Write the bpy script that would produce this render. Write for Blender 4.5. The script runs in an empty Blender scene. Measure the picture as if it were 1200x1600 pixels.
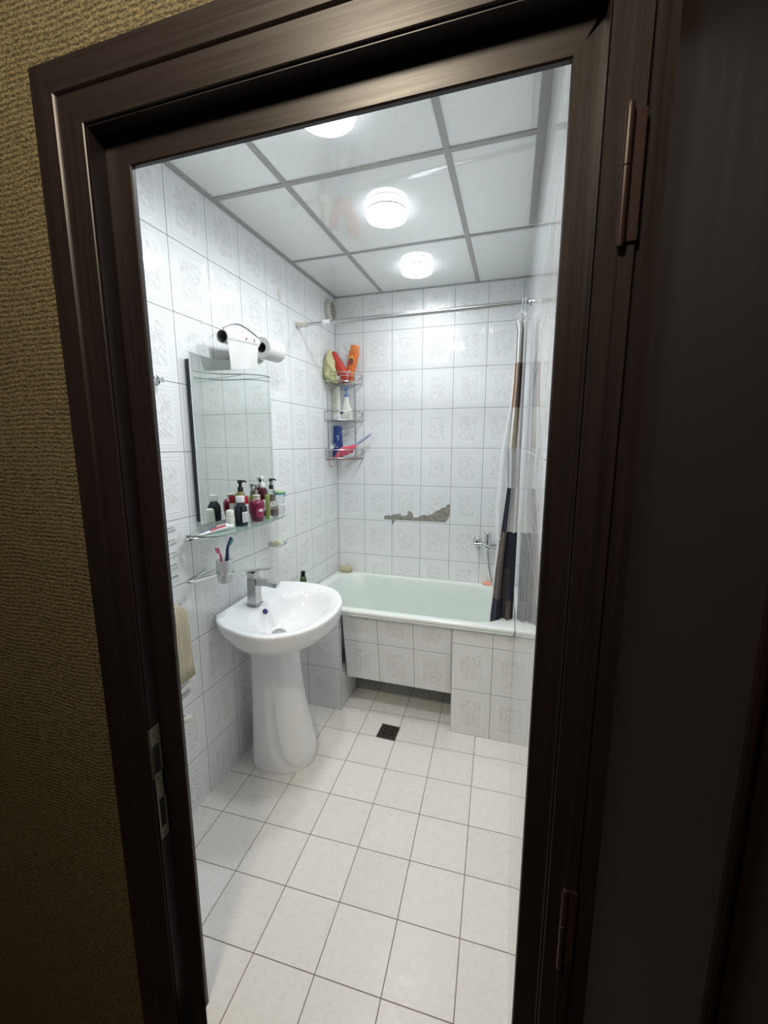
import bpy, bmesh, math, random
from mathutils import Vector, Matrix
random.seed(7)
PI = math.pi
sc = bpy.context.scene
COL = sc.collection
SK = 0.016227                        # the left wall runs 0.9 degrees out of square
def lx(y, off=0.0): return SK * y + off      # x of the left wall surface at depth y (y is negative)

# ------------------------------------------------------------------ materials
def new_mat(name):
    m = bpy.data.materials.new(name); m.use_nodes = True
    nt = m.node_tree; b = nt.nodes['Principled BSDF']
    return m, nt, b
def srgb(r, g, b):
    f = lambda c: ((c/255+0.055)/1.055)**2.4 if c/255 > 0.04045 else c/255/12.92
    return (f(r), f(g), f(b), 1)
class NG:
    def __init__(s, nt): s.nt = nt
    def n(s, t, **k):
        o = s.nt.nodes.new(t)
        for a, v in k.items(): setattr(o, a, v)
        return o
    def lk(s, a, b): s.nt.links.new(a, b)
    def m(s, op, a, b=None, c=None, clamp=False):
        o = s.n('ShaderNodeMath', operation=op); o.use_clamp = clamp
        for i, v in enumerate((a, b, c)):
            if v is None: continue
            if hasattr(v, 'links'): s.lk(v, o.inputs[i])
            else: o.inputs[i].default_value = v
        return o.outputs[0]
    def mr(s, v, a, b, c=0.0, d=1.0, smooth=False):
        o = s.n('ShaderNodeMapRange'); s.lk(v, o.inputs[0])
        if smooth: o.interpolation_type = 'SMOOTHSTEP'
        for i, x in enumerate((a, b, c, d)): o.inputs[i+1].default_value = x
        return o.outputs[0]
    def mix(s, f, a, b):
        o = s.n('ShaderNodeMix', data_type='RGBA')
        if hasattr(f, 'links'): s.lk(f, o.inputs[0])
        else: o.inputs[0].default_value = f
        for v, i in ((a, 6), (b, 7)):
            if hasattr(v, 'links'): s.lk(v, o.inputs[i])
            else: o.inputs[i].default_value = v
        return o.outputs[2]
    def noise(s, vec, scale, detail=2.0, rough=0.5, dist=0.0):
        o = s.n('ShaderNodeTexNoise'); o.inputs['Scale'].default_value = scale
        o.inputs['Detail'].default_value = detail; o.inputs['Roughness'].default_value = rough
        o.inputs['Distortion'].default_value = dist
        if vec is not None: s.lk(vec, o.inputs['Vector'])
        return o.outputs[0]
    def bump(s, h, strength, dist, b):
        o = s.n('ShaderNodeBump'); o.inputs['Strength'].default_value = strength
        o.inputs['Distance'].default_value = dist
        s.lk(h, o.inputs['Height']); s.lk(o.outputs[0], b.inputs['Normal'])
def simple(name, col, rough=0.4, metal=0.0, spec=0.5, trans=0.0, ior=1.45, coat=0.0, alpha=1.0, emit=None, es=0.0, nz=0.04, nscale=60, bump=0.0, sss=0.0):
    m, nt, b = new_mat(name); g = NG(nt)
    b.inputs['Roughness'].default_value = rough; b.inputs['Metallic'].default_value = metal
    b.inputs['Specular IOR Level'].default_value = spec
    b.inputs['Transmission Weight'].default_value = trans; b.inputs['IOR'].default_value = ior
    b.inputs['Coat Weight'].default_value = coat; b.inputs['Alpha'].default_value = alpha
    geo = g.n('ShaderNodeTexCoord')
    nn = g.noise(geo.outputs['Object'], nscale, 3.0)
    dark = tuple(c*(1-nz*2) for c in col[:3]) + (1,)
    lite = tuple(min(1, c*(1+nz)) for c in col[:3]) + (1,)
    g.lk(g.mix(nn, dark, lite), b.inputs['Base Color'])
    if bump > 0: g.bump(nn, 1.0, bump, b)
    if emit is not None:
        b.inputs['Emission Color'].default_value = emit; b.inputs['Emission Strength'].default_value = es
    return m
def tile_mat(name, axis, u0, v0, uw=0.2, vh=0.25056, base=(231, 233, 234), grout=(116, 115, 112), bs=0.55, rg=0.06):
    """white glazed wall tile: grout grid, two moulded frame lines and a field of wavy moulded strokes"""
    m, nt, b = new_mat(name); g = NG(nt)
    geo = g.n('ShaderNodeNewGeometry'); sp = g.n('ShaderNodeSeparateXYZ'); g.lk(geo.outputs['Position'], sp.inputs[0])
    U = g.m('DIVIDE', g.m('SUBTRACT', sp.outputs[axis], u0), uw)
    V = g.m('DIVIDE', g.m('SUBTRACT', sp.outputs['Z'], v0), vh)
    fu = g.m('FLOORED_MODULO', U, 1.0); fv = g.m('FLOORED_MODULO', V, 1.0)
    du = g.m('MULTIPLY', g.m('MINIMUM', fu, g.m('SUBTRACT', 1.0, fu)), uw)
    dv = g.m('MULTIPLY', g.m('MINIMUM', fv, g.m('SUBTRACT', 1.0, fv)), vh)
    d = g.m('MINIMUM', du, dv)                       # metres to the nearest joint
    joint = g.mr(d, 0.0007, 0.0017, 1.0, 0.0)
    # frame lines
    def ridge(c, w): return g.mr(g.m('ABSOLUTE', g.m('SUBTRACT', d, c)), 0.0, w, 1.0, 0.0, True)
    fr = g.m('ADD', ridge(0.0165, 0.0035), g.m('MULTIPLY', ridge(0.028, 0.004), 1.0))
    # stroke field
    fld = g.m('MULTIPLY', g.mr(du, 0.043, 0.050), g.mr(dv, 0.046, 0.054))
    comb = g.n('ShaderNodeCombineXYZ')
    a = g.m('MULTIPLY', fu, uw); c = g.m('MULTIPLY', fv, vh)
    seed = g.m('MULTIPLY', g.m('FLOOR', U), 1.7); seed2 = g.m('MULTIPLY', g.m('FLOOR', V), 2.3)
    # rotate 38 degrees and stretch along the stroke
    cs, sn = math.cos(0.78), math.sin(0.78)
    p = g.m('ADD', g.m('MULTIPLY', a, cs), g.m('MULTIPLY', c, sn))
    q = g.m('SUBTRACT', g.m('MULTIPLY', c, cs), g.m('MULTIPLY', a, sn))
    p2 = g.m('SUBTRACT', g.m('MULTIPLY', a, cs), g.m('MULTIPLY', c, sn)); q2 = g.m('ADD', g.m('MULTIPLY', c, cs), g.m('MULTIPLY', a, sn))
    g.lk(g.m('ADD', g.m('MULTIPLY', p2, 34.0), seed), comb.inputs[0])
    g.lk(g.m('ADD', g.m('MULTIPLY', q2, 150.0), seed2), comb.inputs[1])
    ns = g.noise(comb.outputs[0], 1.0, 1.5, 0.5, 0.45)
    st = g.mr(ns, 0.50, 0.60, 0.0, 1.0, True)
    st = g.m('MULTIPLY', st, fld)
    body = srgb(*base); gr = srgb(*grout)
    big = g.noise(geo.outputs['Position'], 2.2, 2.0)
    worn = tuple(x*0.955 for x in body[:3]) + (1,)
    col = g.mix(big, worn, body)
    col = g.mix(g.m('MULTIPLY', st, 0.42), col, srgb(196, 193, 188))
    col = g.mix(g.m('MULTIPLY', fr, 0.10), col, srgb(190, 192, 192))
    col = g.mix(joint, col, gr)
    g.lk(col, b.inputs['Base Color'])
    g.lk(g.m('ADD', g.m('MULTIPLY', joint, 0.6), rg), b.inputs['Roughness'])
    b.inputs['Specular IOR Level'].default_value = 0.5
    h = g.m('ADD', g.m('MULTIPLY', st, -0.7), g.m('MULTIPLY', fr, 0.55))
    h = g.m('SUBTRACT', h, g.m('MULTIPLY', joint, 1.0))
    h = g.m('ADD', h, g.m('MULTIPLY', g.noise(geo.outputs['Position'], 9.0, 0.0), 0.12))
    g.bump(h, bs, 0.0022, b)
    return m
def floor_mat():
    m, nt, b = new_mat('floor_tile'); g = NG(nt)
    geo = g.n('ShaderNodeNewGeometry'); sp = g.n('ShaderNodeSeparateXYZ'); g.lk(geo.outputs['Position'], sp.inputs[0])
    s, phi = 0.198, 0.028886
    X = g.m('DIVIDE', g.m('SUBTRACT', sp.outputs['X'], 0.07083), s)
    Y = g.m('DIVIDE', g.m('SUBTRACT', -0.88999, sp.outputs['Y']), s)
    c = g.m('SUBTRACT', X, g.m('MULTIPLY', Y, phi)); r = g.m('ADD', Y, g.m('MULTIPLY', X, phi))
    fc = g.m('FLOORED_MODULO', c, 1.0); fr = g.m('FLOORED_MODULO', r, 1.0)
    d = g.m('MULTIPLY', g.m('MINIMUM', g.m('MINIMUM', fc, g.m('SUBTRACT', 1.0, fc)), g.m('MINIMUM', fr, g.m('SUBTRACT', 1.0, fr))), s)
    joint = g.mr(d, 0.0010, 0.0018, 1.0, 0.0)
    cid = g.n('ShaderNodeCombineXYZ'); g.lk(g.m('FLOOR', c), cid.inputs[0]); g.lk(g.m('FLOOR', r), cid.inputs[1])
    wn = g.n('ShaderNodeTexWhiteNoise'); g.lk(cid.outputs[0], wn.inputs['Vector'])
    col = g.mix(wn.outputs['Value'], srgb(232, 229, 226), srgb(238, 235, 232))
    fine = g.noise(geo.outputs['Position'], 260.0, 2.0)
    col = g.mix(g.m('MULTIPLY', fine, 0.12), col, srgb(205, 200, 196))
    col = g.mix(joint, col, g.mix(g.noise(geo.outputs['Position'], 3.5, 2.0), srgb(88, 78, 74), srgb(140, 128, 122)))
    g.lk(col, b.inputs['Base Color'])
    mott = g.noise(geo.outputs['Position'], 42.0, 4.0, 0.65, 0.6)
    g.lk(g.m('ADD', g.mr(mott, 0.42, 0.60, 0.24, 0.38), g.m('MULTIPLY', joint, 0.4)), b.inputs['Roughness'])
    h = g.m('SUBTRACT', g.m('MULTIPLY', mott, 0.16), joint)
    g.bump(h, 0.5, 0.0012, b)
    return m
def wood_mat(name, c1, c2, rough=0.3, scale=1.0, spec=0.5, horiz=False):
    m, nt, b = new_mat(name); g = NG(nt); b.inputs['Specular IOR Level'].default_value = spec
    geo = g.n('ShaderNodeNewGeometry'); mp = g.n('ShaderNodeMapping')
    mp.inputs['Scale'].default_value = (2.5*scale, 90*scale, 90*scale) if horiz else (90*scale, 90*scale, 2.5*scale)
    g.lk(geo.outputs['Position'], mp.inputs[0])
    n1 = g.noise(mp.outputs[0], 1.0, 4.0, 0.6, 0.4)
    g.lk(g.mix(g.mr(n1, 0.3, 0.7), c1, c2), b.inputs['Base Color'])
    g.lk(g.mr(n1, 0.2, 0.8, rough-0.04, rough+0.10), b.inputs['Roughness'])
    g.bump(n1, 0.35, 0.0006, b)
    return m
def wallpaper_mat():
    m, nt, b = new_mat('woven_wallpaper'); g = NG(nt)
    geo = g.n('ShaderNodeNewGeometry'); sp = g.n('ShaderNodeSeparateXYZ'); g.lk(geo.outputs['Position'], sp.inputs[0])
    def tex(sx, sz, dist):
        c = g.n('ShaderNodeCombineXYZ')
        g.lk(g.m('MULTIPLY', sp.outputs['X'], sx), c.inputs[0]); g.lk(g.m('MULTIPLY', sp.outputs['Z'], sz), c.inputs[1])
        g.lk(g.m('MULTIPLY', sp.outputs['Y'], sx), c.inputs[2])
        return g.noise(c.outputs[0], 1.0, 2.0, 0.6, dist)
    wv = tex(7.0, 2.0, 0.5)
    rows = g.m('SINE', g.m('ADD', g.m('MULTIPLY', sp.outputs['Z'], 2*PI/0.0105), g.m('MULTIPLY', wv, 15.0)))
    knots = tex(150.0, 260.0, 0.4)
    h = g.m('ADD', g.m('MULTIPLY', g.mr(rows, -1, 1), 0.5), g.m('MULTIPLY', g.mr(knots, 0.35, 0.65), 0.85))
    g.lk(g.mix(g.mr(h, 0.25, 1.05), srgb(58, 52, 33), srgb(126, 115, 84)), b.inputs['Base Color'])
    b.inputs['Roughness'].default_value = 0.75
    g.bump(h, 0.8, 0.002, b)
    return m
M = {}
M['tile_back'] = tile_mat('wall_tile_back', 'X', 0.0, 2.22765-9*0.25056)
M['tile_left'] = tile_mat('wall_tile_left', 'Y', -0.20545, 2.22765-9*0.25056, uw=0.20199)
M['tile_right'] = tile_mat('wall_tile_right', 'Y', -0.05, 2.22765-9*0.25056, bs=0.05, rg=0.03, grout=(186, 185, 182))
M['tile_pier'] = tile_mat('pier_tile_front', 'X', 0.103, 0.0, vh=0.25)
M['tile_pier_r'] = tile_mat('pier_tile_front_right', 'X', 0.9255, 0.0, vh=0.25)
M['tile_side'] = tile_mat('pier_tile_side', 'Y', -0.55, 0.0, vh=0.25)
M['tile_panel'] = tile_mat('panel_tile', 'X', 0.317, 0.170, vh=0.25)
M['floor'] = floor_mat()
M['wood'] = wood_mat('dark_stained_wood', srgb(31, 25, 26), srgb(40, 32, 33), 0.36, spec=0.5)
M['wood_h'] = wood_mat('dark_stained_wood_head', srgb(32, 26, 27), srgb(38, 31, 32), 0.36, horiz=True)
M['door_wood'] = wood_mat('door_veneer', srgb(20, 12, 7), srgb(28, 17, 11), 0.8, spec=0.08)
M['paper'] = wallpaper_mat()
M['hall_floor'] = wood_mat('hall_laminate', srgb(60, 40, 26), srgb(90, 62, 40), 0.4)
M['hall_paint'] = simple('hall_ceiling_paint', srgb(120, 110, 90), 0.7)
def ceiling_mat():
    m, nt, b = new_mat('glossy_ceiling_panel'); g = NG(nt)
    geo = g.n('ShaderNodeNewGeometry')
    n1 = g.noise(geo.outputs['Position'], 35.0, 5.0, 0.7, 0.4)
    n2 = g.noise(geo.outputs['Position'], 3.0, 2.0)
    col = g.mix(g.mr(n1, 0.60, 0.72, 0.0, 0.25), srgb(226, 229, 228), srgb(170, 168, 160))
    g.lk(col, b.inputs['Base Color'])
    b.inputs['Roughness'].default_value = 0.045
    b.inputs['IOR'].default_value = 2.1
    g.bump(n2, 0.15, 0.003, b)
    return m
M['ceil'] = ceiling_mat()
M['grid'] = simple('ceiling_grid_metal', srgb(164, 164, 160), 0.45, 0.15)
M['ceramic'] = simple('white_ceramic', srgb(236, 238, 240), 0.07, spec=0.55, nz=0.01, nscale=5)
M['enamel'] = simple('bath_enamel', srgb(230, 236, 232), 0.16, nz=0.02, nscale=9)
M['enamel_in'] = simple('worn_bath_enamel', srgb(214, 224, 219), 0.3, nz=0.03, nscale=40)
M['chrome'] = simple('chrome', (0.68, 0.69, 0.70, 1), 0.09, 1.0, nz=0.01)
M['chrome_dull'] = simple('scaled_chrome', (0.52, 0.53, 0.53, 1), 0.22, 1.0, nz=0.25, nscale=160)
M['steel'] = simple('brushed_steel', (0.52, 0.53, 0.53, 1), 0.28, 1.0, nz=0.05)
M['wire'] = simple('grey_wire', (0.32, 0.33, 0.34, 1), 0.35, 0.8)
M['glass'] = simple('green_glass', (0.78, 0.93, 0.87, 1), 0.03, trans=0.85, ior=1.5, nz=0.0)
M['frost'] = simple('frosted_glass', (0.90, 0.93, 0.92, 1), 0.38, trans=0.7, ior=1.3, nz=0.0)
M['clear'] = simple('clear_plastic', (0.95, 0.97, 0.97, 1), 0.05, trans=0.92, ior=1.35, nz=0.0)
M['mirror'] = simple('mirror_silver', (0.80, 0.85, 0.82, 1), 0.012, 1.0, nz=0.0)
M['mirror_line'] = simple('ground_mirror_line', srgb(120, 135, 130), 0.5)
M['dark'] = simple('dark_backing', srgb(62, 68, 76), 0.6)
M['white'] = simple('white_plastic', srgb(222, 224, 224), 0.35, nz=0.01)
M['offwhite'] = simple('offwhite_plastic', srgb(214, 216, 205), 0.35, nz=0.02)
M['black'] = simple('black_plastic', srgb(22, 23, 26), 0.25)
M['blackglass'] = simple('black_bottle', srgb(24, 28, 38), 0.12)
M['red'] = simple('red_print', srgb(160, 38, 56), 0.4)
M['maroon'] = simple('maroon_bottle', srgb(112, 32, 60), 0.12)
M['maroon_label'] = simple('plum_label', srgb(158, 56, 92), 0.4)
M['darkmaroon'] = simple('dark_maroon_bottle', srgb(70, 16, 34), 0.15)
M['olive'] = simple('olive_liquid_bottle', srgb(140, 132, 84), 0.15)
M['lime'] = simple('lime_plastic', srgb(140, 168, 96), 0.35)
M['lime_lid'] = simple('lime_lid', srgb(158, 188, 118), 0.4)
M['teal'] = simple('teal_rubber', srgb(70, 150, 158), 0.4)
M['brown'] = simple('brown_liquid', srgb(96, 70, 58), 0.15)
M['greenb'] = simple('green_bottle', srgb(62, 84, 50), 0.12)
M['orange'] = simple('orange_bottle', srgb(212, 112, 54), 0.28)
M['orange_l'] = simple('orange_cap', srgb(220, 130, 62), 0.28)
M['yellow'] = simple('yellow_print', srgb(236, 190, 80), 0.4)
M['mauve'] = simple('mauve_print', srgb(140, 60, 72), 0.4)
M['redsponge'] = simple('red_sponge_pack', srgb(196, 70, 60), 0.6, nz=0.08, nscale=120, bump=0.001)
M['limecloth'] = simple('yellow_green_net', srgb(200, 198, 150), 0.85, nz=0.12, nscale=90, bump=0.002)
M['blue'] = simple('blue_bottle', srgb(40, 60, 122), 0.2)
M['bluepump'] = simple('blue_pump', srgb(92, 124, 180), 0.35)
M['cream'] = simple('cream_soap', srgb(228, 224, 190), 0.45, nz=0.02)
M['creamtube'] = simple('cream_tube', srgb(214, 214, 198), 0.4, nz=0.01)
M['seagreen'] = simple('pale_teal_print', srgb(150, 186, 184), 0.4)
M['pink'] = simple('pink_cloth', srgb(228, 96, 118), 0.8, nz=0.05, nscale=200, bump=0.0006)
M['pinkbrush'] = simple('pink_plastic', srgb(206, 92, 128), 0.3)
M['navybrush'] = simple('navy_plastic', srgb(40, 56, 92), 0.3)
M['lilac'] = simple('grey_lilac_plastic', srgb(158, 164, 186), 0.35)
M['rust'] = simple('rusty_wire', srgb(160, 112, 92), 0.6)
M['pinksoap'] = simple('pink_soap', srgb(240, 160, 142), 0.5)
M['card'] = simple('cardboard', srgb(112, 108, 106), 0.8)
M['paperroll'] = simple('tissue_paper', srgb(212, 212, 211), 0.85, nz=0.03, nscale=300, bump=0.0006)
M['loofah'] = simple('beige_loofah', srgb(190, 182, 150), 0.9, nz=0.12, nscale=240, bump=0.0015)
M['drain'] = simple('rusty_drain_grate', srgb(84, 72, 66), 0.55, 0.3, nz=0.2, nscale=120)
M['hole'] = simple('drain_dark', srgb(22, 20, 20), 0.8)
M['violet'] = simple('violet_overflow_hole', srgb(58, 56, 110), 0.5)
M['plaster'] = simple('bare_mortar', srgb(158, 155, 144), 0.9, nz=0.42, nscale=38, bump=0.003)
M['grille'] = simple('fan_grille', srgb(204, 202, 192), 0.5)
M['fan_in'] = simple('fan_mesh', srgb(84, 82, 62), 0.7)
M['putty'] = simple('pale_putty', srgb(206, 206, 196), 0.6)
M['strike'] = simple('worn_zinc', srgb(150, 150, 138), 0.42, 0.75, nz=0.18, nscale=180)
M['hinge'] = simple('painted_hinge', srgb(52, 36, 35), 0.4, 0.1)
M['pipe'] = simple('grey_drain_pipe', srgb(84, 82, 78), 0.6)
M['underbath'] = simple('dark_underbath_plaster', srgb(96, 94, 90), 0.9, nz=0.2, nscale=20)
LAMP = 8.0; LED = 5.3
M['lamp'] = simple('lamp_diffuser', (0.9, 0.92, 1, 1), 0.4, emit=(0.93, 0.965, 1.0, 1), es=LAMP, nz=0.0)
M['lamp_rim'] = simple('lamp_backlit_rim', (0.9, 0.92, 1, 1), 0.4, emit=(0.9, 0.95, 1.0, 1), es=LAMP*0.35, nz=0.0)
M['lamp_ring'] = simple('lamp_ring', srgb(84, 88, 98), 0.4)
def cord_mat():
    m, nt, b = new_mat('ribbed_cream_fabric'); g = NG(nt)
    geo = g.n('ShaderNodeNewGeometry'); sp = g.n('ShaderNodeSeparateXYZ'); g.lk(geo.outputs['Position'], sp.inputs[0])
    w = g.m('SINE', g.m('ADD', g.m('MULTIPLY', sp.outputs['Y'], 2*PI/0.0075), g.m('MULTIPLY', g.noise(geo.outputs['Position'], 6.0, 2.0), 8.0)))
    g.lk(g.mix(g.mr(w, -1, 1), srgb(160, 150, 122), srgb(216, 208, 184)), b.inputs['Base Color'])
    b.inputs['Roughness'].default_value = 0.9
    g.bump(w, 0.5, 0.002, b)
    return m
M['cord'] = cord_mat()
def fabric(name, c, alpha=1.0):
    m = simple(name, c, 0.75, nz=0.04, nscale=400, alpha=alpha); return m
F = [fabric('curtain_white', srgb(212, 212, 208)), fabric('curtain_taupe', srgb(142, 128, 120)), fabric('curtain_beige', srgb(196, 190, 176)),
     fabric('curtain_grey', srgb(186, 186, 190)), fabric('curtain_navy', srgb(36, 40, 54)), fabric('curtain_brown_grey', srgb(96, 88, 84)),
     fabric('curtain_charcoal', srgb(58, 56, 60)), fabric('curtain_peach', srgb(206, 180, 150))]
M['liner'] = fabric('curtain_liner', srgb(225, 226, 230), alpha=0.5)

# ------------------------------------------------------------------ mesh helpers
def V3(*a): return Vector(a)
class MB:
    def __init__(s): s.bm = bmesh.new()
    def add(s, verts, faces, mi=0):
        vs = [s.bm.verts.new(v) for v in verts]
        out = []
        for f in faces:
            try:
                fc = s.bm.faces.new([vs[i] for i in f]); fc.material_index = mi; out.append(fc)
            except ValueError: pass
        return out
    def box(s, a, b, mi=0, bev=0.0, mat=None):
        x0, y0, z0 = a; x1, y1, z1 = b
        tmp = bmesh.new(); bmesh.ops.create_cube(tmp, size=1.0)
        for v in tmp.verts:
            v.co = Vector(((x0+x1)/2+v.co.x*(x1-x0), (y0+y1)/2+v.co.y*(y1-y0), (z0+z1)/2+v.co.z*(z1-z0)))
        if bev > 0: bmesh.ops.bevel(tmp, geom=list(tmp.edges), offset=bev, segments=2, affect='EDGES', clamp_overlap=True)
        if mat is not None: bmesh.ops.transform(tmp, matrix=mat, verts=tmp.verts)
        s.merge(tmp, mi); return s
    def merge(s, tmp, mi=0):
        mp = {}
        for v in tmp.verts: mp[v.index] = s.bm.verts.new(v.co)
        tmp.verts.index_update()
        mp = {}
        for v in tmp.verts: pass
        tmp.free()
    def loft(s, rings, mi=0, cap0=True, cap1=True, closed=True):
        vs = [[s.bm.verts.new(p) for p in r] for r in rings]
        n = len(rings[0])
        for a, b in zip(vs[:-1], vs[1:]):
            for i in range(n if closed else n-1):
                j = (i+1) % n
                try: s.bm.faces.new((a[i], a[j], b[j], b[i])).material_index = mi
                except ValueError: pass
        if cap0 and closed: s.bm.faces.new(list(reversed(vs[0]))).material_index = mi
        if cap1 and closed: s.bm.faces.new(vs[-1]).material_index = mi
        return s
    def lathe(s, base, prof, axis=(0, 0, 1), n=24, mi=0, sx=1.0, sy=1.0, xdir=None):
        """prof: list of (radius, height) from base along axis"""
        ax = Vector(axis).normalized()
        u = Vector(xdir) if xdir else (Vector((1, 0, 0)) if abs(ax.x) < 0.9 else Vector((0, 1, 0)))
        u = (u - ax*u.dot(ax)).normalized(); w = ax.cross(u); base = Vector(base)
        rings = []
        for r, h in prof:
            r = max(r, 1e-5)
            rings.append([base+ax*h+(u*math.cos(2*PI*k/n)*sx+w*math.sin(2*PI*k/n)*sy)*r for k in range(n)])
        return s.loft(rings, mi)
    def tube(s, pts, r, n=10, mi=0, closed=False, sub=0):
        pts = [Vector(p) for p in pts]
        if sub: pts = smooth_path(pts, sub, closed)
        m = len(pts); rings = []; up = None
        for i, p in enumerate(pts):
            a = pts[(i-1) % m] if (closed or i > 0) else p
            b = pts[(i+1) % m] if (closed or i < m-1) else p
            t = (b-a).normalized()
            if up is None:
                up = Vector((0, 0, 1)) if abs(t.z) < 0.9 else Vector((1, 0, 0))
            up = (up - t*up.dot(t)).normalized(); w = t.cross(up)
            rr = r[i] if isinstance(r, (list, tuple)) else r
            rings.append([p+(up*math.cos(2*PI*k/n)+w*math.sin(2*PI*k/n))*rr for k in range(n)])
        if closed: rings.append(rings[0])
        if closed:
            vs = [[s.bm.verts.new(p) for p in r_] for r_ in rings[:-1]]; vs.append(vs[0])
            for a, b in zip(vs[:-1], vs[1:]):
                for i in range(n):
                    j = (i+1) % n
                    try: s.bm.faces.new((a[i], a[j], b[j], b[i])).material_index = mi
                    except ValueError: pass
            return s
        return s.loft(rings, mi)
    def prism(s, poly, origin, u, v, depth, mi=0):
        """extrude a polygon given in (u, v) plane coordinates by the vector depth"""
        o = Vector(origin); u = Vector(u); v = Vector(v); d = Vector(depth)
        a = [o+u*p[0]+v*p[1] for p in poly]
        return s.loft([a, [q+d for q in a]], mi)
def smooth_path(pts, sub, closed=False):
    out = []; n = len(pts)
    rng = range(n if closed else n-1)
    for i in rng:
        if closed: p0, p1, p2, p3 = pts[i-1], pts[i], pts[(i+1) % n], pts[(i+2) % n]
        else: p0, p1, p2, p3 = pts[max(i-1, 0)], pts[i], pts[i+1], pts[min(i+2, n-1)]
        for k in range(sub):
            t = k/sub
            out.append(0.5*((2*p1)+(p2-p0)*t+(2*p0-5*p1+4*p2-p3)*t*t+(3*p1-p0-3*p2+p3)*t**3))
    if not closed: out.append(pts[-1].copy())
    return out
def _merge(s, tmp, mi=0):
    tmp.verts.index_update(); vs = [s.bm.verts.new(v.co) for v in tmp.verts]
    for f in tmp.faces: s.bm.faces.new([vs[v.index] for v in f.verts]).material_index = mi
    tmp.free()
MB.merge = _merge
WL = {}
def empty(name, loc):
    o = bpy.data.objects.new(name, None); o.location = loc; o.empty_display_size = 0.05
    COL.objects.link(o); WL[o.name] = Vector(loc); return o
def build(mb, name, mat, parent=None, origin=None, angle=40, label=None, bevel=None):
    bm = mb.bm
    bmesh.ops.recalc_face_normals(bm, faces=bm.faces[:])
    if parent is not None: org = WL[parent.name]
    elif origin is not None: org = Vector(origin)
    else:
        xs = [v.co for v in bm.verts]
        org = Vector((sum(v.x for v in xs)/len(xs), sum(v.y for v in xs)/len(xs), min(v.z for v in xs)))
    for v in bm.verts: v.co -= org
    me = bpy.data.meshes.new(name); bm.to_mesh(me); bm.free()
    for m in (mat if isinstance(mat, (list, tuple)) else [mat]): me.materials.append(m)
    me.shade_smooth(); me.set_sharp_from_angle(angle=math.radians(angle))
    o = bpy.data.objects.new(name, me); COL.objects.link(o)
    if parent is not None: o.parent = parent
    else: o.location = org
    WL[o.name] = org.copy()
    if bevel:
        md = o.modifiers.new('bevel', 'BEVEL'); md.width = bevel; md.segments = 2; md.limit_method = 'ANGLE'
    if label: o['label'] = label
    return o
def tag(o, label, cat, group=None):
    o['label'] = label; o['category'] = cat
    if group: o['group'] = group
    return o
def struct(o): o['kind'] = 'structure'; return o

# ------------------------------------------------------------------ room shell
xL_ = 0.4429; W = 1.2243; H = 2.4596; YD = -2.0
def wall_prism(name, mat, foot, z0, z1):
    mb = MB(); mb.loft([[Vector((x, y, z0)) for x, y in foot], [Vector((x, y, z1)) for x, y in foot]])
    return struct(build(mb, name, mat, origin=(foot[0][0], foot[0][1], z0)))
wall_prism('wall_left', M['tile_left'], [(0, 0), (lx(-1.94), -1.94), (-0.15, -1.94), (-0.15, 0)], 0, 2.6)
wb = wall_prism('wall_back', M['tile_back'], [(-0.15, 0), (W+0.15, 0), (W+0.15, 0.12), (-0.15, 0.12)], 0, 2.6)
wall_prism('wall_right', M['tile_right'], [(W, 0), (W+0.10, 0), (W+0.10, -1.999), (W, -1.999)], 0, 2.6)
fp = [(-0.15, 0.12), (-0.15, -1.94), (0.36, -1.94), (0.36, -1.9975), (0.4429, -1.9975), (0.4429, -2.0105), (0.479, -2.046), (1.221, -2.046), (1.221, -1.9975), (1.33, -1.9975), (1.33, 0.12)]
mb = MB(); mb.loft([[Vector((x, y, -0.1)) for x, y in fp], [Vector((x, y, 0.0)) for x, y in fp]]); struct(build(mb, 'floor', M['floor'], origin=(0, 0, 0)))
mb = MB(); mb.box((-0.06, -1.985, H), (W+0.02, 0.02, H+0.02)); struct(build(mb, 'ceiling', M['ceil'], origin=(0, 0, H)))
# front wall with the door opening (wallpaper on the hall side)
mb = MB()
for a, b in (((-2.2, -2.035, -0.45), (0.352, -1.94, 2.75)), ((0.352, -2.035, 2.115), (1.335, -1.94, 2.75)), ((1.335, -2.035, -0.45), (2.6, -1.94, 2.75))):
    mb.box(a, b)
struct(build(mb, 'wall_front', M['paper'], origin=(0, -2.035, 0)))
mb = MB(); mb.box((-2.2, -4.6, -0.55), (2.6, -2.035, -0.45)); struct(build(mb, 'floor', M['hall_floor'], origin=(0, -3, 0)))
mb = MB(); mb.box((-2.2, -4.6, 2.72), (2.6, -2.035, 2.8)); struct(build(mb, 'ceiling', M['hall_paint'], origin=(0, -3, 2.7)))
mb = MB(); mb.box((-2.3, -4.7, -0.45), (2.7, -4.6, 2.75)); struct(build(mb, 'wall_rear', M['paper'], origin=(0, -4.6, 0)))
mb = MB(); mb.box((-2.3, -4.6, -0.45), (-2.2, -1.94, 2.75)); struct(build(mb, 'wall_far_left', M['paper'], origin=(-2.2, -3, 0)))
mb = MB(); mb.box((2.6, -4.6, -0.45), (2.7, -1.94, 2.75)); struct(build(mb, 'wall_far_right', M['paper'], origin=(2.6, -3, 0)))
M['tile_front'] = tile_mat('wall_tile_front', 'X', 0.05, 2.22765-9*0.25056)
mb = MB(); mb.box((-0.03, -1.9395, 0), (0.352, -1.930, H)); mb.box((0.352, -1.9395, 2.10), (W, -1.930, H)); struct(build(mb, 'wall_door_side', M['tile_front'], origin=(0, -1.93, 0)))
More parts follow.
